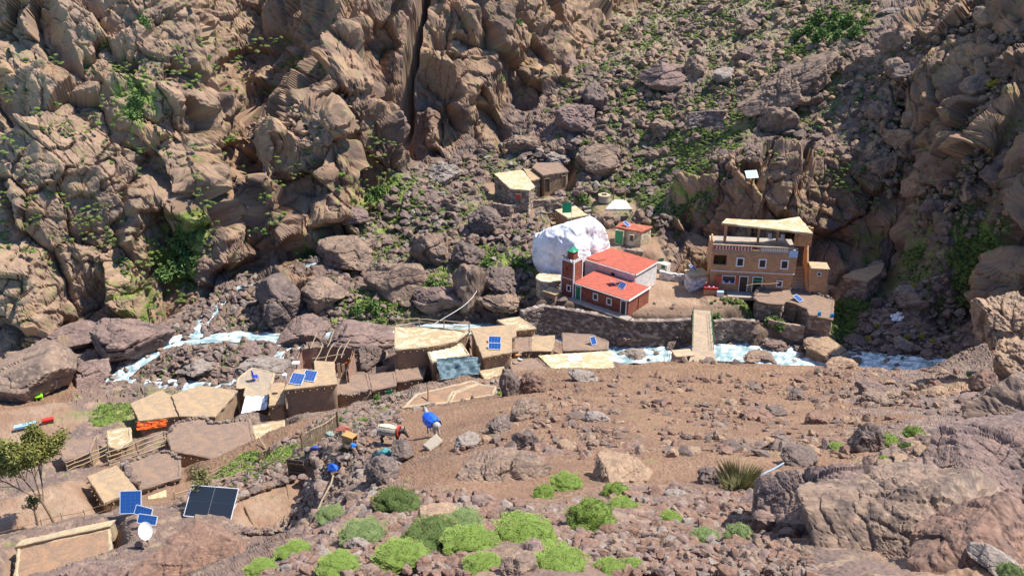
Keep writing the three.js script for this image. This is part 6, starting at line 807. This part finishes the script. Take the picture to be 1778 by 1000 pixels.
{ const v = atY(544, 641, 7.42), o = thing('roof_pipe', 'dark flue pipe on the solar panel house', 'pipe', v); part(o, 'pipe', cyl(0.1, 0.1, 0.6, 0, 0, 0, 10), MAT.dark); part(o, 'cap', cyl(0.14, 0.1, 0.1, 0, 0.64, 0, 10), MAT.dark); }
for (const [px, py, l] of [[1445, 551, 'bright blue jerry can on the corner of the rounded stone house'], [1423, 548, 'pale blue tub on the roof edge of the rounded stone house']]) { const v = atY(px, py, 4.62), o = thing('jerry_can', l, 'container', v); const m = mat(0.02, 0.30, 0.62); part(o, 'body', box(0.3, 0.42, 0.22, 0, 0.21, 0), m); part(o, 'cap', cyl(0.05, 0.05, 0.08, 0.08, 0.42, 0, 8), m); part(o, 'handle', new THREE.TorusGeometry(0.07, 0.02, 5, 10, Math.PI).translate(-0.05, 0.42, 0), m); }
// rubbish and bundles between the roofs
{ const o = thing('debris_heap', 'heap of plastic scraps and stones between the small village roofs', 'heap', atY(850, 622, 4.6)), q = rng(4), cs = [0xd8dde2, 0xcfd8e6, 0xc98b4a, 0xb9aa95, 0x8f7a68, 0xe6e2da]; for (let i = 0; i < 46; i++) { const v = atY(lerp(828, 905, q()), lerp(612, 632, q()), 4.7 + 0.5 * q()), m = part(o, 'scrap', rockOf(790 + i % 4, 2, 'white'), SCR[i % 6] ??= mat(...new THREE.Color(cs[i % 6]).toArray())); m.position.copy(v).sub(o.position); const s = 0.12 + 0.2 * q(); m.scale.set(s * 1.4, s * 0.5, s); m.rotation.set(q(), q() * 6, q()); } }
// benches of the sitting place
for (const [px, py, c, w, l] of [[44, 745, [0.30, 0.58, 0.85], 1.75, 'long light blue bench on the bare sitting place'], [83, 735, [0.72, 0.03, 0.02], 1.0, 'short red bench beside the light blue one']]) { const v = onG(px, py), o = thing('bench', l, 'bench', v, 0.45), m = mat(...c); part(o, 'seat', box(w, 0.07, 0.45, 0, 0.45, 0), m); part(o, 'apron', box(w * 0.96, 0.16, 0.04, 0, 0.33, 0.18), m); for (const a of [-1, 1]) part(o, 'leg', box(0.08, 0.45, 0.4, a * w * 0.42, 0.21, 0), MAT.wood); }
{ const v = onG(68, 694), o = thing('plastic_chair', 'lime green plastic chair below the enormous grey rock', 'chair', v, 0.4), m = mat(0.25, 0.75, 0.01); part(o, 'seat', box(0.6, 0.06, 0.55, 0, 0.42, 0), m); part(o, 'backrest', box(0.6, 0.55, 0.06, -0.05, 0.7, -0.25), m); for (const [a, b] of [[-1, -1], [1, -1], [1, 1], [-1, 1]]) part(o, 'leg', cyl(0.035, 0.03, 0.42, a * 0.24, 0, b * 0.22, 6), m); }
// pipes and cables
const line = (name, label, cat, pts, r, m) => solo(name, new THREE.TubeGeometry(new THREE.CatmullRomCurve3(pts), 40, r, 6), m, label, cat);
line('hanging_pipe', 'white plastic pipe slung from the boulders down to the houses', 'pipe', [atD(834, 486, 99.5), atD(826, 508, 95.5), atD(806, 530, 90), atD(768, 554, 84), atD(752, 563, 79.5)], 0.03, mat(0.7, 0.68, 0.66)); line('water_pipe', 'dull blue pipe lying on the stones behind the grass tuft', 'pipe', [[1308, 833], [1328, 824], [1345, 816], [1362, 806]].map(([x, y]) => onG(x, y).add(new THREE.Vector3(0, 0.06, 0))), 0.035, mat(0.25, 0.33, 0.43)); line('black_hose', 'thin dark hose across the bare slope', 'hose', [[1150, 786], [1200, 783], [1250, 784], [1300, 780], [1345, 782]].map(([x, y]) => onG(x, y).add(new THREE.Vector3(0, 0.04, 0))), 0.03, MAT.dark);
line('rope_line', 'thin light line strung along the village roofs', 'cable', [atY(686, 566, 7.6), atY(728, 560, 7.3), atY(771, 563, 7.4), atY(815, 567, 7.6)], 0.015, MAT.frame);
// ------------------------------------------------------------------ loads and bags at the loading place
const bagMat = (c, r = 0.7) => mat(...new THREE.Color(c).toArray(), { roughness: r });
function bag(label, px, py, size, m, shapeSeed, cat = 'bag', name = 'bag', o = {}) { const g = outcropGeo(shapeSeed, 14, 'white', [1, 1, 1], { planes: 20, grain: 0.5, bump: 0.5 }); g.deleteAttribute('color'); const k = solo(name, g, m, label, cat), v = onG(px, py); k.position.set(v.x, v.y + size[1] * 0.55, v.z); k.scale.set(size[0] / 1.7, size[1] / 1.5, size[2] / 1.7); k.rotation.y = o.turn ?? 0; return k; }
bag('crumpled bright blue bag on the bare earth', 582, 819, [0.8, 0.4, 0.5], bagMat('#0a5cc8', 0.45), 601, 'bag', 'bag', { turn: -0.4 }); bag('teal and black striped bundle beside the dark wedge rock', 668, 794, [0.8, 0.5, 0.5], bagMat('#3d7f86'), 602); bag('dark patterned bundle leaning on the teal one', 655, 798, [0.7, 0.45, 0.5], bagMat('#2a3a3c'), 603); bag('grey green sack on the stone bank', 572, 762, [0.8, 0.55, 0.55], bagMat('#7d8b80'), 604, 'sack', 'sack'); bag('reddish blanket bundle behind the grey green sack', 595, 750, [0.9, 0.4, 0.5], bagMat('#a8644e'), 605, 'blanket', 'blanket'); bag('navy blue sack in the tumbled stone bank', 548, 787, [0.6, 0.6, 0.5], bagMat('#3b4384'), 606, 'sack', 'sack'); bag('small blue cloth by the tan crate', 614, 780, [0.32, 0.35, 0.3], bagMat('#1c6fd0'), 607, 'cloth', 'cloth_bundle'); bag('black pannier filled with stones', 600, 785, [0.8, 0.45, 0.5], bagMat('#33291f'), 608, 'pannier', 'pannier');
{ const v = onG(608, 772), o = thing('crate', 'tan crate with a dark open end beside the black pannier', 'crate', v, -0.5); part(o, 'side', box(0.75, 0.05, 0.5, 0, 0.65, 0), bagMat('#a8834e')); part(o, 'side', box(0.75, 0.05, 0.5, 0, 0.12, 0), bagMat('#a8834e')); for (const s of [-1, 1]) part(o, 'side', box(0.75, 0.48, 0.05, 0, 0.385, s * 0.225), bagMat('#977546')); part(o, 'end', box(0.04, 0.47, 0.4, -0.35, 0.385, 0), MAT.dark); }
{ const v = onG(753, 774), o = solo('saddle_pad', slab(roughEdge([[-0.45, -0.25], [0.45, -0.3], [0.4, 0.3], [-0.4, 0.28]], 3, 0.2, 0.03).reverse(), 0.3, 0.22, 0.06), bagMat('#a39683'), 'pale square saddle pad lying on the ground by the blue covered mule', 'saddle pad'); o.position.copy(v); o.rotation.set(0.1, 0.7, 0.25); }

// ------------------------------------------------------------------ two pack mules
function sdfMesh(bones, size, res, cx, cy, cz, k = 0.06) {   // tapered capsules joined by a smooth minimum
  const mc = new MarchingCubes(res, MAT.dark, false, false, 90000); mc.isolation = 0; const h = res / 2;
  for (let z = 0; z < res; z++) for (let y = 0; y < res; y++) for (let x = 0; x < res; x++) {
    const px = (x - h) / h * size + cx, py = (y - h) / h * size + cy, pz = (z - h) / h * size + cz; let s = 0;
    let d = 9; for (const [a, b, r0, r1] of bones) { const ex = b[0] - a[0], ey = b[1] - a[1], ez = b[2] - a[2], wx = px - a[0], wy = py - a[1], wz = pz - a[2], t = clamp((wx * ex + wy * ey + wz * ez) / (ex * ex + ey * ey + ez * ez + 1e-9)), e = Math.hypot(wx - ex * t, wy - ey * t, wz - ez * t) - lerp(r0, r1, t), m = Math.max(k - Math.abs(d - e), 0) / k; d = Math.min(d, e) - m * m * k / 4; }
    mc.field[x + y * res + z * res * res] = -d;
  }
  mc.update(); const n = mc.count, g = new THREE.BufferGeometry(), p = new Float32Array(n * 3), q = new Float32Array(n * 3); for (let i = 0; i < n; i++) { p[i * 3] = mc.positionArray[i * 3] * size + cx; p[i * 3 + 1] = mc.positionArray[i * 3 + 1] * size + cy; p[i * 3 + 2] = mc.positionArray[i * 3 + 2] * size + cz; } g.setAttribute('position', new THREE.BufferAttribute(p, 3)); const mg = mergeVertices(g, 1e-4); mg.computeVertexNormals(); return mg;
}
function muleBones(poll, muzzle) { const B = [[[0.5, 1.02, 0], [0, 0.98, 0], 0.24, 0.26], [[0, 0.98, 0], [-0.5, 1.06, 0], 0.26, 0.25], [[0.55, 1.12, 0], poll, 0.18, 0.105], [poll, muzzle, 0.11, 0.062], [[-0.72, 1.15, 0], [-0.84, 0.6, 0], 0.04, 0.055]];
  for (const s of [-1, 1]) { const e = [poll[0] - 0.02, poll[1] + 0.06, s * 0.06]; B.push([e, [e[0] - 0.05, e[1] + 0.26, s * 0.12], 0.045, 0.018]); const f = s * 0.03; B.push([[0.48, 0.92, s * 0.13], [0.5 + f, 0.5, s * 0.14], 0.11, 0.058], [[0.5 + f, 0.5, s * 0.14], [0.48 + f, 0.12, s * 0.14], 0.052, 0.042], [[0.48 + f, 0.12, s * 0.14], [0.52 + f, 0.03, s * 0.14], 0.05, 0.058], [[-0.5, 1.0, s * 0.12], [-0.4 + f, 0.7, s * 0.15], 0.17, 0.10], [[-0.4 + f, 0.7, s * 0.15], [-0.6 + f, 0.47, s * 0.14], 0.09, 0.058], [[-0.6 + f, 0.47, s * 0.14], [-0.55 + f, 0.12, s * 0.14], 0.05, 0.042], [[-0.55 + f, 0.12, s * 0.14], [-0.51 + f, 0.03, s * 0.14], 0.05, 0.058]); } return B; }
function drape(rx, ry, x0, x1, reach, seed, fold, colour) { const n = 36, m = 22, pos = [], col = [], idx = []; for (let i = 0; i <= m; i++) for (let j = 0; j <= n; j++) { const x = lerp(x0, x1, i / m), a = lerp(-reach, reach, j / n), f = 1 + fold * noise(x * 4 + seed, a * 3, 1) + fold * 0.5 * noise(x * 9, a * 7, seed), end = 1 - 0.12 * Math.abs(i / m - 0.5) ** 2 * 4; let y = 1.02 + Math.cos(a) * ry * f * end, z = Math.sin(a) * rx * f * end; pos.push(x + 0.03 * noise(a * 3, seed, i), y, z); col.push(...colour(i / m, a)); } for (let i = 0; i < m; i++) for (let j = 0; j < n; j++) { const a = i * (n + 1) + j, b = a + n + 1; idx.push(a, a + 1, b, a + 1, b + 1, b); } const g = new THREE.BufferGeometry(); g.setAttribute('position', new THREE.Float32BufferAttribute(pos, 3)); g.setAttribute('color', new THREE.Float32BufferAttribute(col, 3)); g.setIndex(idx); g.computeVertexNormals(); return g; }
const CLOTHV = new THREE.MeshStandardMaterial({ vertexColors: true, roughness: 0.9, side: THREE.DoubleSide });
{ const o = thing('mule', 'dark mule with a cream and black striped saddle blanket and red collar', 'mule', onG(678, 772), -0.25); part(o, 'body', sdfMesh(muleBones([1.0, 1.12, 0.02], [1.22, 0.82, 0.05]), 1.35, 96, 0.2, 0.75, 0), mat(0.035, 0.026, 0.022, { roughness: 0.75 }));
  part(o, 'saddle_blanket', drape(0.37, 0.36, -0.72, 0.5, 2.0, 2, 0.04, (t, a) => { const s = Math.abs(a); return s < 0.05 || Math.abs(s - 0.42) < 0.07 || Math.abs(s - 1.35) < 0.07 ? [0.04, 0.03, 0.03] : s < 0.4 ? [0.55, 0.47, 0.30] : [0.33, 0.29, 0.235]; }), CLOTHV); part(o, 'collar', new THREE.TorusGeometry(0.27, 0.07, 8, 20).rotateY(Math.PI / 2 - 0.1).scale(1, 1.15, 1).translate(0.6, 1.1, 0), bagMat('#c03a20')); part(o, 'saddle_pad', drape(0.41, 0.41, -0.6, 0.3, 0.5, 5, 0.03, () => [0.55, 0.48, 0.33]), CLOTHV); o.scale.setScalar(0.9); }
{ const o = thing('mule', 'grey mule covered with a bright blue tarpaulin', 'mule', onG(752, 757), 2.15); part(o, 'body', sdfMesh(muleBones([0.98, 1.5, 0.0], [1.25, 1.22, -0.02]), 1.35, 96, 0.2, 0.85, 0), mat(0.36, 0.33, 0.29, { roughness: 0.8 })); part(o, 'tarpaulin', drape(0.42, 0.44, -0.45, 0.72, 2.1, 8, 0.10, () => [0.01, 0.10, 0.62]), new THREE.MeshStandardMaterial({ vertexColors: true, roughness: 0.45, side: THREE.DoubleSide })); o.scale.setScalar(0.9); }

// ------------------------------------------------------------------ two thin trees
function tree(label, px, py, y, h, lean, crownR, n, cA, cB, tm) {
  const v = y === undefined ? onG(px, py) : atY(px, py, y), o = thing('tree', label, 'tree', v), q = rng(px), tips = [], limbs = [];
  const grow = (a, d, len, r, lvl) => { const b = a.clone().addScaledVector(d, len), mid = a.clone().lerp(b, 0.5).add(new THREE.Vector3((q() - 0.5), (q() - 0.5) * 0.5, (q() - 0.5)).multiplyScalar(len * 0.12)); limbs.push(new THREE.TubeGeometry(new THREE.QuadraticBezierCurve3(a, mid, b), 4, r, 5)); if (lvl === 0) { tips.push(a.clone().lerp(b, 0.4), a.clone().lerp(b, 0.75), b); return; } const k = 3 + (lvl > 1 ? 1 : 0); for (let i = 0; i < k; i++) { const e = d.clone().add(new THREE.Vector3((q() - 0.5) * 1.6, (q() - 0.25) * 0.8, (q() - 0.5) * 1.6)).normalize(); grow(a.clone().lerp(b, 0.45 + 0.55 * (i + 1) / k), e, len * (0.6 + 0.25 * q()), r * 0.55, lvl - 1); } };
  const d0 = new THREE.Vector3(lean[0], 1, lean[1]).normalize(), top = d0.clone().multiplyScalar(h * 0.4), tr = new THREE.TubeGeometry(new THREE.CatmullRomCurve3([new THREE.Vector3(0, -0.3, 0), top.clone().multiplyScalar(0.5).add(new THREE.Vector3(0.05, 0, 0.04)), top]), 8, 0.09, 7); part(o, 'trunk', tr, tm);
  for (let i = 0; i < 4; i++) grow(top.clone().multiplyScalar(0.75 + 0.08 * i), d0.clone().add(new THREE.Vector3((q() - 0.5) * 1.5, 0.2, (q() - 0.5) * 1.5)).normalize(), h * 0.26 * crownR, 0.045, 2); part(o, 'limbs', mergeGeometries(limbs), tm);
  const pos = [], col = [], idx = []; for (let i = 0; i < n; i++) { const t = tips[Math.floor(q() * tips.length)], s = h * 0.055, x = t.x + (q() + q() - 1) * s * 1.6, yy = t.y + (q() + q() - 1) * s * 1.6, z = t.z + (q() + q() - 1) * s * 1.6, l = 0.10 + 0.12 * q(); E.set(q() * 3, q() * 6.28, q() * 3); Q.setFromEuler(E); const k = pos.length / 3; for (const [a, b] of [[-0.25, 0], [0, -0.6], [0.25, 0], [0, 0.6]]) { V1.set(a * l, 0, b * l).applyQuaternion(Q); pos.push(x + V1.x, yy + V1.y, z + V1.z); } const c = mix3(cA, cB, q()); for (let e = 0; e < 4; e++) col.push(...c); idx.push(k, k + 1, k + 2, k, k + 2, k + 3); }
  const g = new THREE.BufferGeometry(); g.setAttribute('position', new THREE.Float32BufferAttribute(pos, 3)); g.setAttribute('color', new THREE.Float32BufferAttribute(col, 3)); g.setIndex(idx); g.computeVertexNormals(); part(o, 'crown', g, BLADEMAT); return o;
}
tree('olive green tree with a sparse leaning crown behind the wire fence', 98, 916, 9.3, 5.8, [-0.34, -0.1], 1.6, 30000, [0.13, 0.135, 0.025], [0.28, 0.255, 0.06], MAT.wood); tree('thin young tree with a pale trunk behind the dark solar array', 375, 895, 10.6, 4.0, [-0.22, -0.05], 0.8, 900, [0.12, 0.12, 0.035], [0.25, 0.22, 0.085], MAT.poleW);
tree('slender half bare sapling next to the olive green tree', 62, 905, 9.0, 2.4, [0.1, 0], 0.8, 420, [0.14, 0.14, 0.04], [0.26, 0.24, 0.08], MAT.poleW);
renderer.render(scene, camera);
